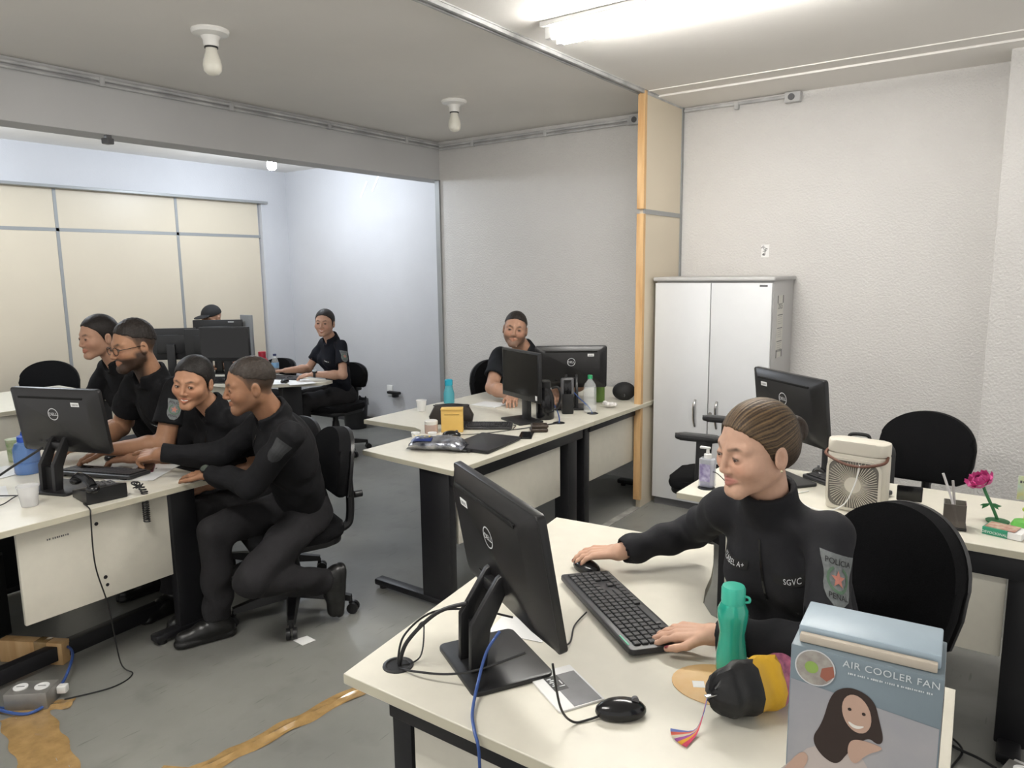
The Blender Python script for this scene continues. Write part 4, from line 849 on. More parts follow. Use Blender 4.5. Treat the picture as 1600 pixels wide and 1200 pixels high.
def socket_box(label, loc, rz):
    t = thing('floor_socket_box', label, 'socket box', loc, rz); q = NB(); bx(q, (0,0,.035), (.16,.10,.07), bev=.004); obj('box', q, mat('galvanised', (.38,.37,.35), .4, metal=.6, noise=.3), t)
    for s in (-1,1): q = NB(); cyl(q, (s*.04,0,.07), (s*.04,0,.074), .026, n=20); c_ = obj('socket', q, PAPER, t); q = NB(); bx(q, (s*.04,0,.0745), (.03,.003,.001)); obj('slot', q, GREYP, c_)
    q = NB(); bx(q, (.10,.03,.04), (.035,.03,.03), bev=.004); obj('plug', q, WHITE, t)
socket_box('metal floor socket box at lower left under cables', (-3.10,1.07,0), .7); socket_box('metal floor socket box at the lower right edge', (.06,2.62,0), 1.3)
cable('blue network cable looping at the floor socket', [(-3.45,1.28,.05),(-3.30,1.30,.07),(-3.18,1.25,.06),(-3.08,1.14,.02),(-3.12,1.0,.01),(-3.25,.95,.01)], .006, BLUEC); cable('second blue cable coiled beside the floor socket', [(-3.3,.98,.012),(-3.15,.96,.02),(-3.02,1.02,.012),(-3.06,1.12,.012),(-3.2,1.1,.015)], .006, BLUEC)
cable('black cable on the floor to the right socket box', [(-.28,2.95,.006),(-.15,2.80,.006),(-.05,2.72,.03),(.0,2.66,.05)], .005); cable('blue cable hanging at the right socket box', [(.05,2.66,.06),(.0,2.62,.05),(-.04,2.55,.01),(-.02,2.40,.008)], .005, BLUEC); cable('thin dark cable curling near the right desk leg', [(-.30,2.82,.006),(-.2,2.86,.01),(-.10,2.78,.01),(-.12,2.62,.006),(-.05,2.5,.006)], .004)
t = thing('wood_offcut', 'wooden offcut wrapped in tape under the left desk', 'wood', (-3.45,1.22,.0), .5); q = NB(); bx(q, (0,0,.05), (.30,.05,.10), bev=.003); obj('block', q, WOODP, t); q = NB(); bx(q, (.05,0,.05), (.06,.054,.104), bev=.003); obj('tape_wrap', q, TAPE, t)
t = thing('pc_tower', 'dark computer tower under the left desk', 'computer', (-3.98,1.15,0), .1); q = NB(); bx(q, (0,0,.21), (.40,.18,.40), bev=.006); obj('case', q, mat('tower_grey', (.05,.05,.052), .5), t); q = NB(); bx(q, (.203,0,.21), (.008,.17,.38), bev=.003); obj('front', q, BLACKP, t)
q = NB(); prism(q, [(-.04,-.03),(.035,-.035),(.045,.03),(-.02,.035)], 0, .001); o = obj('paper_scrap', q, PAPER); o.location = (-2.62,2.0,.001); tag(o, 'torn white paper scrap on the floor', 'scrap')
# ================================================================== people: signed-distance bodies meshed with surface nets
def V(*a): return np.array(a, dtype=np.float32)
def unit(v): v = np.asarray(v, dtype=np.float32); return v/np.linalg.norm(v)
def cone(P, a, b, ra, rb, n=None, k=1.):
    v = P-a; ab = b-a
    if n is not None:
        v = v + np.outer(v@n*(1/k-1), n); ab = ab + n*(float(ab@n)*(1/k-1))
    t = np.clip((v@ab)/float(ab@ab), 0, 1)
    d = np.sqrt(((v-t[:,None]*ab)**2).sum(1)) - (ra+(rb-ra)*t)
    return d*k if k < 1 else d
def ell(P, c, r, R=None):
    q = P-c
    if R is not None: q = q@R
    r = np.asarray(r, dtype=np.float32); k0 = np.sqrt(((q/r)**2).sum(1)); k1 = np.sqrt(((q/(r*r))**2).sum(1))+1e-9
    return k0*(k0-1)/k1
def smin(a, b, k):
    h = np.clip(.5+.5*(b-a)/k, 0, 1); return b+(a-b)*h-k*h*(1-h)
def smax(a, b, k): return -smin(-a, -b, k)
def nets(fn, lo, hi, h):
    lo = np.asarray(lo, dtype=np.float32); B = 4
    nb = np.maximum(1, np.ceil((np.asarray(hi)-lo)/(h*B)).astype(int)); N = nb*B
    bi = np.stack(np.meshgrid(*[np.arange(k) for k in nb], indexing='ij'), -1).reshape(-1,3)
    dc = fn((lo+(bi*B+1.5)*h).astype(np.float32))
    val = np.repeat(np.repeat(np.repeat(dc.reshape(nb),B,0),B,1),B,2).astype(np.float32)
    act = bi[np.abs(dc) < h*B*1.7]
    off = np.stack(np.meshgrid(*[np.arange(B)]*3, indexing='ij'), -1).reshape(-1,3)
    idx = (act[:,None,:]*B+off[None]).reshape(-1,3)
    if len(idx): val[idx[:,0],idx[:,1],idx[:,2]] = fn((lo+idx*h).astype(np.float32))
    val = np.pad(val, 1, constant_values=1.); lo = lo-h; N = N+2
    s = val < 0
    c = [val[i:N[0]-1+i, j:N[1]-1+j, k:N[2]-1+k] for i in (0,1) for j in (0,1) for k in (0,1)]
    ins = sum((x < 0).astype(np.int8) for x in c); ac = (ins > 0) & (ins < 8)
    ci = np.argwhere(ac); ids = -np.ones(ac.shape, dtype=np.int64); ids[ac] = np.arange(len(ci))
    cv = np.stack([x[ac] for x in c], 1); co = np.array([(i,j,k) for i in (0,1) for j in (0,1) for k in (0,1)], dtype=np.float32)
    acc = np.zeros((len(ci),3)); cnt = np.zeros(len(ci))
    for a in range(8):
        for b in range(a+1, 8):
            if np.abs(co[a]-co[b]).sum() != 1: continue
            x, y = cv[:,a], cv[:,b]; m = (x < 0) != (y < 0); t = np.where(m, x/(x-y+1e-12), 0)
            acc += np.where(m[:,None], co[a]+t[:,None]*(co[b]-co[a]), 0); cnt += m
    verts = lo+h*(ci+acc/np.maximum(cnt,1)[:,None])
    faces = []
    for ax in range(3):
        u, w = (ax+1)%3, (ax+2)%3
        s0 = s[tuple(slice(0,-1) if i == ax else slice(1,-1) for i in range(3))]; s1 = s[tuple(slice(1,None) if i == ax else slice(1,-1) for i in range(3))]
        e = np.argwhere(s0 != s1); e[:,u] += 1; e[:,w] += 1
        if not len(e): continue
        fl = s[e[:,0],e[:,1],e[:,2]]
        q = []
        for du, dw in ((0,0),(-1,0),(-1,-1),(0,-1)):
            p = e.copy(); p[:,u] += du; p[:,w] += dw; q.append(ids[p[:,0],p[:,1],p[:,2]])
        q = np.stack(q,1); q[~fl] = q[~fl][:,::-1]; faces.append(q)
    return verts, np.concatenate(faces)
def sdf_obj(name, pieces, m, parent, base, color=None):
    Vs, Fs, n = [], [], 0
    for fn, lo, hi, h in pieces:
        v, f = nets(fn, lo, hi, h); Vs.append(v); Fs.append(f+n); n += len(v)
    v = np.concatenate(Vs); f = np.concatenate(Fs)
    me = bpy.data.meshes.new(name); me.vertices.add(len(v)); me.vertices.foreach_set('co', (v-np.asarray(base)).astype(np.float32).ravel())
    me.loops.add(len(f)*4); me.loops.foreach_set('vertex_index', f.astype(np.int32).ravel())
    me.polygons.add(len(f)); me.polygons.foreach_set('loop_start', np.arange(0,len(f)*4,4,dtype=np.int32))
    try: me.polygons.foreach_set('loop_total', np.full(len(f),4,dtype=np.int32))
    except Exception: pass
    me.update(calc_edges=True); me.validate()
    if color is not None:
        c = me.color_attributes.new('Col', 'FLOAT_COLOR', 'POINT'); rgb = color(v.astype(np.float32))
        c.data.foreach_set('color', np.concatenate([rgb, np.ones((len(rgb),1))],1).astype(np.float32).ravel())
    me.shade_smooth(); me.materials.append(m)
    o = bpy.data.objects.new(name, me); COL.objects.link(o); o.parent = parent
    return o
def ik(a, b, l1, l2, pole):
    a = np.asarray(a, dtype=np.float64); b = np.asarray(b, dtype=np.float64); d = b-a; L = np.linalg.norm(d)
    if L > (l1+l2)*.995: b = a+d/L*(l1+l2)*.995; d = b-a; L = np.linalg.norm(d)
    x = (l1*l1-l2*l2+L*L)/(2*L); hh = math.sqrt(max(l1*l1-x*x, 1e-6)); u = d/L; p = np.asarray(pole, dtype=np.float64); p = p-u*(p@u); p /= np.linalg.norm(p)
    return (a+u*x+p*hh).astype(np.float32), b.astype(np.float32)
def rotv(v, ax, a):
    ax = unit(ax); return v*math.cos(a)+np.cross(ax,v)*math.sin(a)+ax*float(ax@v)*(1-math.cos(a))
def hand_prims(wr, d, nrm, side, curl=(.5,.5,.55,.6), spread=.10, thumb=.5, s=1.):
    """wrist, finger direction, palm normal (out of the palm), side +1 right hand -1 left. Returns cones and nail points"""
    d = unit(d); nrm = np.asarray(nrm, dtype=np.float32); nrm = unit(nrm-d*float(nrm@d)); lat = np.cross(nrm, d)*side   # towards the thumb
    pr = []; nails = []; tips = []
    for i, (o, L, r, pl) in enumerate(((.030,.070,.0088,.088),(.010,.078,.0090,.092),(-.011,.072,.0086,.088),(-.030,.056,.0078,.080))):
        k = wr+d*pl*s+lat*o*s; pr.append((wr+lat*o*.55*s+d*.012, k, .0145*s, .0115*s))
        fd = unit(d+lat*o*spread*18); c = curl[i]; p = k; ax = np.cross(fd, nrm); ax = unit(ax)
        for j, (fl, cc) in enumerate(((.46,.75),(.30,1.),(.24,.65))):
            fd = rotv(fd, ax, c*cc); q = p+fd*L*fl*s*1.02; pr.append((p, q, r*s*(1-.07*j), r*s*(.93-.08*j))); p = q
        up = -np.cross(ax, fd)*-1.; up = np.cross(fd, ax); nails.append((p-fd*.004*s-np.cross(ax,fd)*r*.75*s*1., .0072*s)); tips.append(p)
    b = wr+d*.026*s+lat*.024*s; td = unit(d*.75+lat*.62+nrm*.35*thumb); p1 = b+td*.042*s; t2 = unit(d*.95+lat*.22+nrm*.35*thumb); p2 = p1+t2*.030*s; p3 = p2+unit(d+lat*.02+nrm*.3*thumb)*.024*s
    pr += [(wr+lat*.006*s, b, .017*s, .015*s), (b, p1, .0145*s, .0108*s), (p1, p2, .0105*s, .0095*s), (p2, p3, .0095*s, .0078*s)]
    nails.append((p3-nrm*.007*s, .0075*s))
    return pr, nails, tips
def head_fn(S):
    fem = S.get('fem', False); open_ = S.get('open', .005); sm = S.get('smile', 0.)
    jw = .043 if fem else .050; ch = .015 if fem else .019
    def f(Q):
        X = Q.copy(); X[:,0] = np.abs(X[:,0])
        d = ell(Q, V(0,-.012,.030), (.0765,.095,.084))
        d = smin(d, ell(Q, V(0,.028,-.028), (.0605 if fem else .064,.060,.076)), .03)
        d = smin(d, cone(X, V(jw,-.005,-.050), V(.012,.070,-.096), .023, ch), .030)
        d = smin(d, cone(X, V(0,.073,-.097), V(.008,.072,-.097), ch, ch), .02)
        d = smin(d, ell(X, V(.038,.055,-.028), (.030,.026,.024) if fem else (.027,.025,.025)), .03)
        d = smin(d, cone(X, V(.010,.080 if fem else .082,.020), V(.046,.064 if fem else .066,.022), .009 if fem else .010, .009), .018)
        d = smax(d, -ell(X, V(.032,.103 if fem else .101,-.001), (.020,.020,.012)), .016)
        d = smin(d, ell(X, V(.0315,.0755,-.001), (.0150,.0145,.0145)), .004)
        d = smin(d, cone(Q, V(0,.086,.012), V(0,.1025 if fem else .1065,-.031), .0066, .0080 if fem else .0092), .010)
        d = smin(d, cone(X, V(.004,.097 if fem else .100,-.035), V(.0115,.092 if fem else .0945,-.0365), .0072 if fem else .0082, .0064 if fem else .0072), .006)
        d = smax(d, -ell(X, V(.0315,.0925,-.002), (.0125,.010,max(open_,.001))), .002)
        zc = -.062+sm*.006
        d = smin(d, cone(X, V(0,.0898,-.0590), V(.024+.005*sm,.0770,zc), .0074 if fem else .0066, .003), .006)
        d = smin(d, cone(X, V(0,.0888,-.0692-.004*sm), V(.022+.005*sm,.0770,zc-.001), .0086 if fem else .0074, .003), .006)
        if sm > .3: d = smax(d, -cone(X, V(0,.094,-.0635-.001*sm), V(.018,.086,-.0622), .0034, .0018), .002)
        d = smax(d, -cone(X, V(0,.0975,-.0628), V(.022,.085,zc), .0012, .0008), .003)
        e = ell(X, V(.0785,-.012,-.010), (.0085,.0185,.031)); e = smax(e, -ell(X, V(.088,-.007,-.008), (.008,.0095,.018)), .004)
        return smin(d, e, .006)
    return f
def hairline(y, st): return np.interp(y, [-.12,-.06,-.03,0.,.012,.03,.05,.066,.085], ([-.070,-.066,-.045,-.028,-.005,.030,.052,.066,.082] if st == 'bun' else [-.052,-.05,-.028,-.012,-.012,.034,.055,.068,.085])).astype(np.float32)
def hair_fn(style, S):
    top = S.get('hair_top', .010)
    def f(Q):
        X = Q.copy(); X[:,0] = np.abs(X[:,0]); x, y, z = X[:,0], Q[:,1], Q[:,2]
        if style == 'bun':
            d = ell(Q, V(0,-.015,.032), (.0825,.1015,.0925))
            d = smin(d, ell(Q, V(0,-.06,-.01), (.062,.055,.060)), .03)
            an = np.arctan2(x, z+.0+.35*np.clip(y,-1,0)); d = smax(d, (hairline(y,'bun')+.0016*np.sin(an*13+1)+.0008*np.sin(an*37+2)-z)*.75, .003)
            bx_, bz = S.get('bun', (0., .0)); d = smin(d, ell(Q, V(bx_,-.122,bz), (.036,.030,.036)), .012)
            d = d+.0004*np.sin(an*70+25*y)+.0004*np.sin(an*157+9+14*y)
        elif style == 'cap':
            d = ell(Q, V(0,-.012,.040), (.083,.104,.088)); d = smax(d, -(z-.035+.10*np.clip(y,0,1)), .006)
            br = ell(Q, V(0,.115,.045), (.066,.075,.010)); d = smin(d, smax(br, -(y-.06), .004), .01)
        else:
            d = ell(Q, V(0,-.014,.030+top*.35), (.0785,.0975,.0855+top))
            d = smax(d, (np.interp(y,[-.12,-.06,-.03,0.,.03,.05,.066,.085],[.0,.02,.034,.042,.050,.058,.069,.085]).astype(np.float32)+.004*np.sin(90*x)*np.sin(70*x+1)+.002*np.sin(240*x)-z)*.75, .003)
            d = d+.0012*np.sin(300*x)*np.sin(280*y+90*z)
        return d
    return f
def face_color(S):
    sk = np.array(S['skin']); hc = np.array(S.get('haircol', (.02,.014,.010))); fem = S.get('fem', False)
    def f(Q):
        X = Q.copy(); X[:,0] = np.abs(X[:,0]); x, y, z = X[:,0], Q[:,1], Q[:,2]
        c = np.tile(sk, (len(Q),1))
        def blend(w, col): c[:] = c*(1-w[:,None])+np.array(col)*w[:,None]
        sg = lambda v, a, b: np.clip((v-a)/(b-a), 0, 1)
        blend(.35*np.exp(-((x-.04)**2+(z+.03)**2)/.0006)*(y > .03), sk*np.array([1.12,.80,.76]))
        lip = np.minimum(cone(X, V(0,.093,-.0585), V(.024,.080,-.061), .0068, .0025), cone(X, V(0,.092,-.0695), V(.022,.080,-.062), .0080, .0025))
        blend((.75 if fem else .38)*sg(-lip, -.003, .001), S.get('lip', tuple(sk*np.array([.92,.52,.50]))))
        br = cone(X, V(.013,.088,.0195), V(.034,.082,.0245), .0018 if fem else .0032, .0022 if fem else .0036); br = np.minimum(br, cone(X, V(.034,.082,.0245), V(.052,.066,.019), .0020 if fem else .0034, .0008))
        blend(.88*sg(-br, -.0045, .0005), hc*1.2)
        lash = ell(X, V(.0315,.0925,-.0005), (.0150,.014,S.get('open',.005)+.0032)); blend(.75*sg(-lash, -.002, .001), (.03,.018,.014))
        bd = S.get('beard', 0.)
        if bd:
            m = sg(-z, .036, .052)*sg(y, -.03, .0)*sg(lip, .000, .004); m = np.maximum(m, sg(-z, .012, .03)*sg(x, .052, .062)*sg(y, -.028, -.012)*sg(.045-y,0,.02)); blend(bd*m, S.get('beardcol', hc*1.3))
        if S.get('style') in ('short', 'bun'):
            hl = z-hairline(y, S['style'])
            blend((.92*sg(hl, -.001, .006) if S['style'] == 'bun' else sg(hl, -.002, .006)*(.50+.42*sg(hl, .0, .05)))*(1-sg(x, .0785, .0795)), hc*1.15)
        return c
    return f
SKINM = mat('skin', (1,1,1), .52, noise=.08, nscale=60, vcol=True, bump=.12, bscale=260, bdist=.001, spec=.4)
PEOPLE = {}
def person(S):
    nm = S.get('name', 'person'); F = unit(V(*S['face'], 0)); Rv = V(F[1], -F[0], 0); Z = V(0,0,1)
    fem = S.get('fem', False); pel = V(*S['pel']); neck = V(*S['neck']); Hc = V(*S['head']); hs = S.get('hs', 1.)
    yw, pt, rl = S['hrot']                       # head facing yaw (world angle of the nose), pitch up, roll
    f0 = V(math.cos(yw)*math.cos(pt), math.sin(yw)*math.cos(pt), math.sin(pt)); r0 = unit(np.cross(f0, Z)); u0 = np.cross(r0, f0)
    r1 = r0*math.cos(rl)+u0*math.sin(rl); u1 = np.cross(r1, f0); Rh = np.stack([r1, f0, u1], 1).astype(np.float32)
    base = V(pel[0], pel[1], 0)
    t = thing('person', S['label'], 'person', tuple(float(x) for x in base), group=None); PEOPLE[S['key']] = t
    hv = S.get('hv', .0027); cv = S.get('cv', .008); av = S.get('av', .0042)
    # ---------------- skeleton
    sp = unit(neck-pel); n = unit(F-sp*float(F@sp)); sw = S.get('sw', .165 if fem else .19); hw = S.get('hw', .155 if fem else .16); ww = S.get('ww', .125 if fem else .15); cw = S.get('cw', .14 if fem else .165)
    waist = pel+(neck-pel)*.38; chest = pel+(neck-pel)*.70
    sh = {}; 
    for s, k in ((1,'R'),(-1,'L')): sh[k] = neck-sp*.055+Rv*s*sw+n*S.get('sfwd',.0)+Z*S.get('sh'+k, 0.)
    arm = {}; la = S.get('arm', (.285,.25))
    for k in 'RL':
        if k in S: 
            wr = V(*S[k]['w']); el, wr = ik(sh[k], wr, la[0], la[1], S[k].get('pole', (0,0,-1))); arm[k] = (sh[k], el, wr)
    hipj = {'R': pel+Rv*.09-Z*.02, 'L': pel-Rv*.09-Z*.02}; leg = {}
    for k in 'RL':
        an = S.get('foot'+k, tuple(pel+F*.42+Rv*(.1 if k == 'R' else -.1)-Z*(pel[2]-.10))); kn, an = ik(hipj[k], V(*an), .43, .42, S.get('knee'+k, tuple(F*1.+Z*.8))); leg[k] = (hipj[k], kn, an)
    nr = .050 if fem else .060; nr = S.get('nr', nr); nk0 = neck-sp*.03; nk1 = Hc+Rh@V(0,-.022,-.055)*hs
    # ---------------- skin: head, neck, arms, hands
    hf = head_fn(S)
    def headw(P):
        d = hf((P-Hc)@Rh/hs)*hs
        return smin(d, cone(P, nk0, nk1, nr*1.08, nr*.96), .025)
    pieces = [(headw, np.minimum(Hc-.16*hs, nk0-.07), np.maximum(Hc+.16*hs, nk0+.07), hv)]; nails = []
    for k in arm:
        a = S[k]; el, wr = arm[k][1], arm[k][2]; side = 1 if k == 'R' else -1
        hd = unit(V(*a['d'])) if 'd' in a else unit(wr-el)
        pr, nl, tips = hand_prims(wr, hd, V(*a.get('n', (0,0,-1))), side, a.get('curl', (.45,.45,.5,.55)), a.get('spread', .06), a.get('thumb', .5), S.get('hand', .93 if fem else 1.03)); nails += nl
        m = S.get('am', .92 if fem else 1.12)*(.80 if S.get('long') else 1.)
        def armf(P, pr=pr, k=k, m=m):
            s0, el, wr = arm[k]; d = cone(P, s0, el, .046*m, .038*m); mid = el+(wr-el)*.3
            d = smin(d, cone(P, el, mid, .038*m, .041*m), .02); d = smin(d, cone(P, mid, wr, .041*m, .0255*S.get('am', .92 if fem else 1.12)), .02)
            g = None
            for (p, q, ra, rb) in pr[:]:
                c = cone(P, p, q, ra, rb); g = c if g is None else smin(g, c, .006)
            return smin(d, g, .016)
        pts = np.array([p for c in pr for p in (c[0], c[1])]+([arm[k][0], arm[k][1]] if not S.get('long') else [arm[k][1]*.35+arm[k][2]*.65]))
        pieces.append((armf, pts.min(0)-.055 if not S.get('long') else pts.min(0)-.03, pts.max(0)+.055 if not S.get('long') else pts.max(0)+.03, av))
    fc = face_color(S); sk = np.array(S['skin'])
    def colr(v):
        q = (v-Hc)@Rh/hs; c = np.tile(sk, (len(v),1)); m = np.linalg.norm(v-Hc, axis=1) < .2*hs
        c[m] = fc(q[m].astype(np.float32))
        for p, r in nails:
            if 'nail' in S:
                w = np.clip((r*1.05-np.linalg.norm(v-p, axis=1))/.002, 0, 1)[:,None]; c = c*(1-w)+np.array(S['nail'])*w
        return c
    # hidden core keeps the figure one piece under its clothes
    def core(P):
        d = cone(P, pel, waist, hw*.66, ww*.66, n, .6); d = smin(d, cone(P, waist, chest, ww*.66, cw*.66, n, .6), .06); d = smin(d, cone(P, chest, nk0, cw*.5, nr), .05)
        d = smin(d, cone(P, sh['R'], sh['L'], .04, .04), .05)
        for k in 'RL':
            h, kn, an = leg[k]; d = smin(d, cone(P, h, kn, .070, .048), .04); d = smin(d, cone(P, kn, an, .048, .034), .03)
        return d
    allp = np.array([pel, waist, chest, nk0, sh['R'], sh['L']]+[p for k in 'RL' for p in leg[k]])
    pieces.append((core, allp.min(0)-.16, allp.max(0)+.16, .02))
    body = sdf_obj('body', pieces, SKINM, t, base, colr)
    # ---------------- clothes
    ph = S.get('phase', 0.)
    def fold(P, a=1.): return a*(.0030*np.sin(P@V(38,22,30)+ph+2.*np.sin(P@V(9,-14,11)))+.0022*np.sin(P@V(-30,44,-26)+1.3+ph+2*np.sin(P@V(-12,8,15))))
    long_ = S.get('long', False)
    def shirt(P):
        d = cone(P, pel+sp*.02, waist, hw, ww, n, .72); d = smin(d, cone(P, waist, chest, ww, cw, n, .70), .07)
        d = smin(d, cone(P, chest, neck-sp*.05, cw, .075, n, .74), .06)
        d = smin(d, cone(P, sh['R'], sh['L'], .046, .046), .045)
        if fem:
            for s in (1, -1): d = smin(d, ell(P, chest-sp*.02+n*(cw*.52)+Rv*s*.068, (.058,.058,.060)), .05)
        for k in arm:
            s0, el, wr = arm[k]; m = S.get('am', .92 if fem else 1.12)
            if long_:
                d = smin(d, cone(P, s0, el, .055*m, .050*m), .03); d = smin(d, cone(P, el, el+(wr-el)*.93, .052*m, .040*m)+fold(P*1.3, 1.1), .02)
            else: 
                e2 = s0+(el-s0)*.66; u = unit(el-s0); a = cone(P, s0, e2+u*.05, .055*m, .068*m); a = smax(a, (P-e2)@u, .006); a = smax(a, -smax(cone(P, s0, e2+u*.2, .044*m, .054*m), -((P-e2)@u+.03), .004), .004); d = smin(d, a, .03)
        d = d+fold(P)
        for k in arm:      # room for the arm inside a long cuff
            if long_:
                s0, el, wr = arm[k]; u = unit(wr-el); ce = el+(wr-el)*.90; d = smax(d, -smax(cone(P, ce, wr+u*.1, .031*S.get('am',1.), .031*S.get('am',1.)), -((P-ce)@u), .003), .003); d = smax(d, np.where(np.linalg.norm(P-wr,axis=1) < .085, (P-(el+(wr-el)*.965))@u, -1.), .004)
        d = smax(d, -((P-pel)@sp+.03), .01)
        # collar
        ax = unit(nk1-nk0); h = (P-nk0)@ax; lean = n*.0
        c = cone(P, nk0, nk1, nr*1.08+.021, nr*.96+.021); c = smax(c, h-S.get('collar', .078), .005); c = smax(c, -h, .02); d = smin(d, c, .012)
        d = smax(d, -smax(cone(P, nk0, nk1, nr*1.08+.005, nr*.96+.006), -(h-.03), .004), .004)
        if S.get('vneck', True):
            vp = nk0+n*(nr+.02)+ax*.055; w = np.abs((P-vp)@Rv)-.018-np.clip(h-.02,0,1)*.55; fr = -((P-nk0)@n-nr*.45); d = smax(d, -smax(smax(w, fr, .003), -(h-.026), .003), .004)
        return d
    ap = np.array([pel, neck, nk1, sh['R'], sh['L']]+[p for k in arm for p in (arm[k] if long_ else arm[k][:2])])
    sm_ = S.get('shirtm', SHIRT)
    sdf_obj('jacket' if long_ else 'shirt', [(shirt, ap.min(0)-.19, ap.max(0)+.12, cv)], sm_, t, base)
    def trous(P):
        d = cone(P, pel-sp*.0, pel+sp*.10, hw*.97, hw*.9, n, .74)
        for k in 'RL':
            h, kn, an = leg[k]; d = smin(d, cone(P, h, kn, .098, .074), .05); d = smin(d, cone(P, kn, an, .072, .062), .02)
        d = d+fold(P*.9, 1.5)
        for k in 'RL':
            h, kn, an = leg[k]; u = unit(an-kn); d = smax(d, np.where(np.linalg.norm(P-an, axis=1) < .14, (P-an)@u-.0, -1.), .006)
        return smax(d, (P-pel)@sp-.10-np.clip((P-pel)@n, 0, 1)*1.3, .01)
    lp = np.array([pel]+[p for k in 'RL' for p in leg[k]])
    sdf_obj('trousers', [(trous, lp.min(0)-.13, lp.max(0)+.19, max(cv, .009))], TROUS, t, base)
    for k in 'RL':
        h, kn, an = leg[k]; fd = unit(V(*S['toe'+k])) if 'toe'+k in S else F
        dn = unit(V(*S['sole'+k])) if 'sole'+k in S else V(0,0,-1)
        heel = an+dn*.055-fd*.035; toe = an+dn*.062+fd*.155; sd = np.cross(fd, dn)
        def boot(P):
            d = cone(P, an-dn*.07, an+dn*.03, .052, .046); d = smin(d, cone(P, heel, an+fd*.07+dn*.045, .038, .042), .03); d = smin(d, cone(P, an+fd*.06+dn*.055, toe, .041, .034), .02)
            fl = (P-an)@dn-.088; d = smax(d, fl, .006); s_ = smax(cone(P, heel+dn*.02, toe+dn*.018, .042, .041), np.abs((P-an)@dn-.083)-.012, .004); return smin(d, s_, .003)
        sdf_obj('boot', [(boot, an-.21, an+.21, .007)], BOOT, t, base)
    # ---------------- hair, eyes, teeth
    st = S['style']; hfn = hair_fn(st, S)
    HM = mat('hair', (1,1,1), .58, spec=.35, noise=.25, nscale=60, vcol=True, bump=.5, bscale=120, bdist=.003)
    h1 = np.array(S.get('haircol', (.016,.012,.010))); h2 = np.array(S.get('haircol2', tuple(h1*1.7)))
    def hcol(v):
        q = (v-Hc)@Rh/hs; an = np.arctan2(np.abs(q[:,0]), q[:,2]+.35*np.clip(q[:,1],-1,0)); w = .5+.25*np.sin(an*60+25*q[:,1])+.25*np.sin(an*97+3+12*q[:,1])+.15*np.sin(an*31); w = np.clip(w*1.3-.3, 0, 1)*np.clip((q[:,2]+.03)/.06, .15, 1)
        if S['style'] == 'bun': w = w*np.clip((q[:,1]+.10)/.03, 0, 1)
        return h1*(1-w[:,None])+h2*w[:,None]
    if st == 'cap': HM = mat('cap_cloth', (.010,.010,.011), .8)
    sdf_obj('cap' if st == 'cap' else 'hair', [(lambda P: hfn((P-Hc)@Rh/hs)*hs, Hc-.21*hs, Hc+.21*hs, S.get('hairv', .0035))], HM, t, base, None if st == 'cap' else hcol)
    T4 = Matrix(((float(Rh[0,0])*hs,float(Rh[0,1])*hs,float(Rh[0,2])*hs,float(Hc[0]-base[0])),(float(Rh[1,0])*hs,float(Rh[1,1])*hs,float(Rh[1,2])*hs,float(Hc[1]-base[1])),(float(Rh[2,0])*hs,float(Rh[2,1])*hs,float(Rh[2,2])*hs,float(Hc[2]-base[2])),(0,0,0,1)))
    gx, gz = S.get('gaze', (0,0))
    for s in (-1, 1):
        q = NB(); ball(q, (s*.0315,.0752,-.001), .0122, u=16, v=12); _xf(q.verts, T4); e = obj('eye', q, EYEW, t)
        q = NB(); ball(q, (s*.0315+gx*.006,.0752+.0074,-.001+gz*.004), .0066, u=12, v=8); _xf(q.verts, T4); obj('iris', q, IRIS, e)
    if S.get('smile', 0) > .3:
        q = NB(); tube(q, [(-.019,.0795,-.0620),(-.010,.0858,-.0640),(0,.0878,-.0648),(.010,.0858,-.0640),(.019,.0795,-.0620)], .0038, 8); _xf(q.verts, T4); obj('teeth', q, TEETH, t)
    if S.get('earring'):
        for s in (-1, 1):
            q = NB(); ball(q, (s*.0815,-.008,-.041), .0036, u=10, v=8); _xf(q.verts, T4); obj('earring', q, mat('pearl_gold', (.75,.66,.45), .2, metal=.6), t)
    if S.get('glasses'):
        q = NB()
        for s in (-1, 1):
            ring = [(s*.033+.024*math.cos(a), .1005-.10*abs(.024*math.cos(a)*(1 if s*math.cos(a) > 0 else .2)), -.004+.018*math.sin(a)) for a in [2*PI*i/16 for i in range(17)]]
            tube(q, ring, .0016, 6, 2); tube(q, [(s*.057,.097,.002),(s*.074,.06,.003),(s*.082,-.005,.003),(s*.083,-.02,-.010)], .0017, 6)
        tube(q, [(-.010,.102,.0),(0,.106,.003),(.010,.102,.0)], .0016, 6); _xf(q.verts, T4); obj('glasses', q, BLACKG, t)
    # ---------------- cloth badges, projected on the shirt surface
    def decal(name, bm, c, nrm, upv, m, lift=.0015):
        nrm = unit(nrm); upv = np.asarray(upv, dtype=np.float32); upv = unit(upv-nrm*float(upv@nrm)); rx = np.cross(upv, nrm)
        uv = np.array([tuple(v.co) for v in bm.verts], dtype=np.float32)
        P = (c+np.outer(uv[:,0], rx)+np.outer(uv[:,1], upv)+nrm*.10).astype(np.float32)
        for _ in range(40): P = P-nrm*np.clip((shirt(P)-lift)*.7, -.01, .03)[:,None].astype(np.float32)
        P = P+np.outer(uv[:,2], nrm)
        for v, p in zip(bm.verts, P): v.co = Vector((float(p[0]-base[0]), float(p[1]-base[1]), float(p[2]-base[2])))
        return obj(name, bm, m, t, smooth=False)
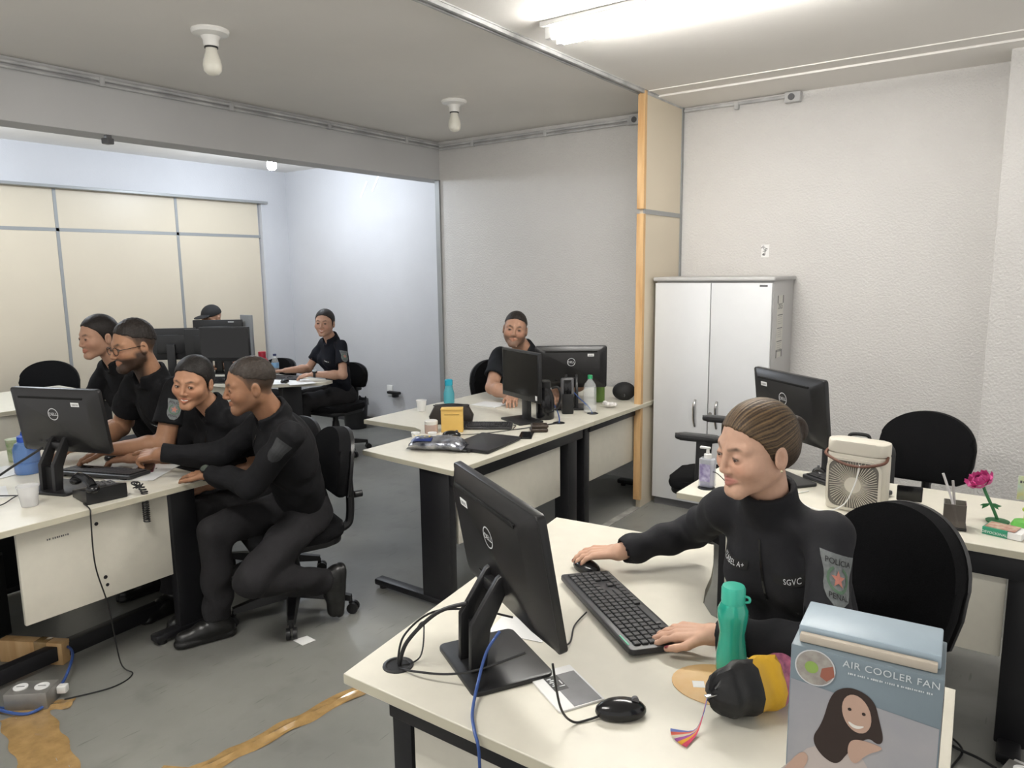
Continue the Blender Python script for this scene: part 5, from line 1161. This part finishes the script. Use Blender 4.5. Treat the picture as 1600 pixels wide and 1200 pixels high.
    def grid(w, h, nx=10, ny=4, mask=None):
        q = NB(); vs = [[q.verts.new(((i/nx-.5)*w, (j/ny-.5)*h, 0)) for j in range(ny+1)] for i in range(nx+1)]
        for i in range(nx):
            for j in range(ny): q.faces.new((vs[i][j], vs[i+1][j], vs[i+1][j+1], vs[i][j+1]))
        return q
    def shield(s):
        q = NB(); rows = []
        for j in range(9):
            v = j/8; y = (.5-v); wd = .40+.05*math.cos(v*PI*2) if v < .6 else .36*math.sqrt(max(0,1-((v-.6)/.42)**2)); rows.append([q.verts.new((wd*x*s, y*s*1.15, 0)) for x in (-1,-.6,-.2,.2,.6,1)])
        for a, b in zip(rows, rows[1:]):
            for i in range(5): q.faces.new((a[i], b[i], b[i+1], a[i+1]))
        return q
    for (k, size, txt) in S.get('patch', ()):
        s0, el, _ = arm[k]; c = s0+(el-s0)*S.get('patch_t', .42); sd = Rv*(1 if k == 'R' else -1); o = S.get('patch_dir', None); nrm = V(*o) if o else unit(sd+n*.25); upv = unit(s0-el)
        BADGE = mat('badge_grey', (.16,.175,.175), .7, noise=.3, nscale=90) if S.get('badge_light', True) else mat('badge_dark', (.022,.023,.025), .6)
        decal('arm_badge', shield(size), c, nrm, upv, BADGE)
        if txt:
            BT = mat('badge_black', (.012,.012,.013), .7)
            q = text_bm('POLÍCIA', size*.19, Matrix.Translation((0,size*.38,0)), .0001); decal('badge_text', q, c, nrm, upv, BT, .0026)
            q = text_bm('PENAL', size*.17, Matrix.Translation((0,-size*.36,0)), .0001); decal('badge_text', q, c, nrm, upv, BT, .0026)
            q = NB(); pts = [((.20 if i%2 == 0 else .085)*size*math.cos(PI/2+i*PI/5), (.20 if i%2 == 0 else .085)*size*math.sin(PI/2+i*PI/5)+.01*size) for i in range(10)]
            cc = q.verts.new((0,.01*size,0)); pv = [q.verts.new((x,y,0)) for x, y in pts]
            for i in range(10): q.faces.new((cc, pv[i], pv[(i+1)%10]))
            decal('badge_star', q, c, nrm, upv, mat('badge_red', (.42,.16,.12), .6), .003)
            q = NB(); aa = [PI*1.15+PI*1.7*k/14-PI*.5 for k in range(15)]; vo = [(q.verts.new((.30*size*math.cos(a+PI*.0), .30*size*math.sin(a)+.01*size, 0)), q.verts.new((.235*size*math.cos(a), .235*size*math.sin(a)+.01*size, 0))) for a in aa]
            for a, b in zip(vo, vo[1:]): q.faces.new((a[0], b[0], b[1], a[1]))
            decal('badge_wreath', q, c, nrm, upv, mat('badge_green', (.07,.13,.08), .7), .0026)
    for (side, txt, w, up_) in S.get('tape', ()):
        c = chest+sp*up_+Rv*side*.072+n*.05; nrm = unit(n+Rv*side*.22)
        decal('name_tape', grid(w,.021), c, nrm, sp, mat('tape_black', (.007,.007,.007), .8), .0022)
        if txt == '~': decal('name_text', strokes_bm(w*.6, .0085, 8, None, 9), c, nrm, sp, SILV, .0032)
        elif txt: decal('name_text', text_bm(txt, .0165, Matrix.Translation((S.get('text_dx',0.),0,0)), .0001, spacing=1.1), c, nrm, sp, SILV, .0032)
    if S.get('zip'):
        q = grid(.006,.16,1,14); decal('zipper', q, chest+n*.05+sp*.03, n, sp, BLACKG, .0022)
    for k, r in S.get('watch', ()):
        s0, el, wr = arm[k]; u = unit(wr-el); c = wr+u*(.012 if long_ else -.012); q = NB(); x, y, _ = frame(Vector([float(i) for i in u]))
        cyl(q, Vector(list(map(float, c-u*.010-base))), Vector(list(map(float, c+u*.010-base))), r, n=20, cap=False); wt = obj('watch_strap', q, BLACKP, t)
        up_ = S.get('watch_n', (0,0,1)); nn = Vector(up_).normalized(); cc = Vector(list(map(float, c-base)))+nn*r
        q = NB(); cyl(q, cc-nn*.004, cc+nn*.009, .021, n=20); obj('watch_case', q, BLACKG, wt); q = NB(); cyl(q, cc+nn*.0092, cc+nn*.0098, .017, n=20); obj('watch_dial', q, mat('dial', (.05,.06,.05), .2), wt)
    S['_shirt'] = shirt
    return t
SK1 = (.50,.305,.215); SK2 = (.27,.135,.075); SK3 = (.40,.225,.145)
person(dict(key='front', label='woman in dark zip jacket typing at the front desk', fem=True, face=(-.22,-.975), pel=(-.43,2.06,.54), sw=.148, neck=(-.536,1.885,1.052), head=(-.553,1.818,1.213),
    hrot=(-2.17,-.15,.03), skin=(.57,.35,.25), style='bun', haircol=(.035,.022,.014), haircol2=(.20,.13,.065), bun=(0,.02), open=.0020, gaze=(0,-1.), earring=True, long=True, shirtm=JACKET, vneck=False, collar=.085,
    hv=.0021, cv=.0052, av=.0028, hairv=.0027, lip=(.48,.17,.15), nail=(.16,.012,.02), am=1.0,
    R=dict(w=(-.985,1.925,.808), d=(-.94,-.30,-.12), n=(.05,.1,-1), pole=(-.1,1,-.35), curl=(.30,.32,.38,.42), spread=.07, thumb=.7),
    L=dict(w=(-.575,1.615,.795), d=(-.95,-.22,-.10), n=(0,.1,-1), pole=(1,-.5,-.5), curl=(.30,.28,.30,.34), spread=.09, thumb=.5),
    patch=[('L',.088,True)], patch_t=.34, patch_dir=(.50,-.85,.12), tape=[(-1,'SGVC',.105,.035),(1,'IZABEL A+',.10,.035)], zip=True, phase=.4))
person(dict(key='leaning', label='man in black long-sleeved uniform leaning in and pointing at the left desk', face=(-.38,-.925), pel=(-2.82,2.2,.55), neck=(-2.66,1.95,1.05), head=(-2.675,1.845,1.20),
    hrot=(math.atan2(-.88,-.47),-.14,.10), skin=SK2, style='short', haircol=(.022,.016,.012), hair_top=.003, beard=.22, sw=.178, shL=-.015, long=True, nr=.058, cv=.0062, hv=.0026,
    L=dict(w=(-2.92,1.785,.787), d=(-.92,-.22,-.06), n=(0,.05,-1), pole=(.75,-.05,-.6), curl=(.35,.4,.45,.5)),
    R=dict(w=(-3.17,1.70,.865), d=(-.85,-.40,-.12), n=(-.2,.35,-.9), pole=(.1,.5,-.9), curl=(.12,.75,.9,1.0), thumb=.8),
    footL=(-2.66,2.17,.215), kneeL=(.0,-1,.35), toeL=(-.05,-.12,-1), soleL=(.25,.97,-.1), footR=(-2.97,1.80,.10), kneeR=(-.05,-1,.6), toeR=(-.35,-.93,0),
    patch=[('L',.085,False)], patch_t=.30, badge_light=False, patch_dir=(.75,-.62,.15), watch=[('L',.034)], watch_n=(.25,-.55,.8), zip=True, phase=1.1))
person(dict(key='smiling', label='smiling woman in black short-sleeved uniform next to the leaning man', fem=True, face=(.12,-.99), pel=(-3.36,2.27,.53), neck=(-3.16,1.985,1.025), head=(-3.165,1.885,1.168),
    hrot=(math.atan2(-.86,.50),-.12,.10), skin=(.40,.21,.125), style='bun', haircol=(.010,.008,.007), bun=(0,.02), smile=1., open=.0033, cv=.0065, hv=.0026, gaze=(-.5,-.3), earring=True,
    R=dict(w=(-3.50,1.73,.79), d=(-.8,-.5,-.1), pole=(-.5,.3,-.8)), L=dict(w=(-3.26,1.985,.63), d=(-.5,-.8,-.1), pole=(.25,.7,-.5)),
    tape=[(1,'~',.085,.0),(-1,'SGVC',.09,.0)], zip=True, phase=2.))
person(dict(key='glasses', label='bearded man with glasses in black short-sleeved uniform', face=(.0,-1.), pel=(-3.82,2.32,.57), neck=(-3.66,1.955,1.14), head=(-3.655,1.875,1.312),
    hrot=(math.atan2(-1,-.05),-.14,0), skin=(.36,.19,.11), style='short', haircol=(.014,.010,.008), hair_top=.012, beard=.92, beardcol=(.022,.014,.011), glasses=True, cv=.0068, hv=.0027, hs=1.05, sw=.20, cw=.18, ww=.165,
    L=dict(w=(-3.62,1.70,.825), d=(-.55,-.8,-.2), pole=(.75,.35,-.55)), R=dict(w=(-3.9,1.72,.80), d=(-.1,-1,0), pole=(-.6,.3,-.7)),
    patch=[('L',.085,True)], patch_t=.36, patch_dir=(.9,-.42,.1), tape=[(1,'~',.09,.0),(-1,'~',.09,.0)], am=1.22, phase=3.))
person(dict(key='profile', label='woman with tied dark hair in black uniform at far left', fem=True, face=(.0,-1.), pel=(-4.42,2.42,.57), neck=(-4.25,2.08,1.165), head=(-4.24,1.985,1.325),
    hrot=(math.atan2(-1,.03),-.10,0), skin=(.42,.24,.16), style='bun', haircol=(.012,.009,.008), bun=(0,-.02), open=.003, cv=.008, hv=.003, gaze=(0,-.4),
    L=dict(w=(-4.15,1.78,.80), d=(-.3,-.9,0), pole=(.5,.4,-.8)), R=dict(w=(-4.4,1.78,.80), d=(0,-1,0), pole=(-.6,.3,-.7)), tape=[(1,None,.085,.0),(-1,None,.085,.0)], phase=4.))
person(dict(key='bearded', label='bearded man in dark uniform behind the middle desk by the wall', face=(.42,-.91), pel=(-3.25,4.68,.57), neck=(-3.03,4.42,1.08), head=(-3.035,4.285,1.245),
    hrot=(math.atan2(-.83,.52),.02,.14), skin=(.43,.245,.165), style='short', haircol=(.018,.014,.012), hair_top=.008, beard=.6, beardcol=(.06,.045,.038), cv=.008, hv=.003, hs=1.04, shirtm=mat('uniform_grey', (.014,.0155,.019), .85, noise=.25, nscale=14, bump=.5, bscale=30, spec=.25), sw=.20, cw=.18, open=.0035,
    R=dict(w=(-2.93,4.10,.80), d=(.5,-.8,-.1), pole=(-.75,-.25,-.5)), L=dict(w=(-2.74,4.30,.80), d=(.6,-.75,0), pole=(.7,.1,-.6)), am=1.2, phase=5.))
person(dict(key='far', label='smiling woman in navy uniform seated at the far wall', fem=True, face=(-.25,-.97), pel=(-5.27,4.60,.55), neck=(-5.11,4.39,1.07), head=(-5.095,4.305,1.225),
    hrot=(math.atan2(-.84,.52),.0,.05), skin=(.46,.27,.19), style='bun', haircol=(.013,.010,.009), bun=(.0,-.05), smile=1., open=.0032, cv=.009, hv=.0032, shirtm=mat('uniform_navy', (.008,.009,.015), .85, noise=.25, nscale=14, bump=.4, bscale=30, spec=.25),
    L=dict(w=(-5.03,4.10,.80), d=(-.75,-.6,-.05), pole=(.8,.3,-.5)), R=dict(w=(-5.44,4.13,.80), d=(-.7,-.7,-.05), pole=(-.5,.3,-.8)),
    patch=[('L',.085,True)], patch_t=.36, patch_dir=(.93,-.32,.1), tape=[(-1,'~',.085,.0)], watch=[('L',.029)], watch_n=(.3,-.3,.9), phase=6.))
person(dict(key='cap', label='man wearing a black cap half hidden behind monitors', face=(.3,-.95), pel=(-6.42,4.42,.56), neck=(-6.40,4.12,1.10), head=(-6.39,4.04,1.245),
    hrot=(math.atan2(-.92,.25),-.22,0), skin=SK3, style='cap', cv=.011, hv=.0036,
    R=dict(w=(-6.6,4.0,.80), d=(0,-1,0), pole=(-.6,.3,-.7)), L=dict(w=(-6.25,4.0,.80), d=(0,-1,0), pole=(.6,.3,-.7)), phase=7.))
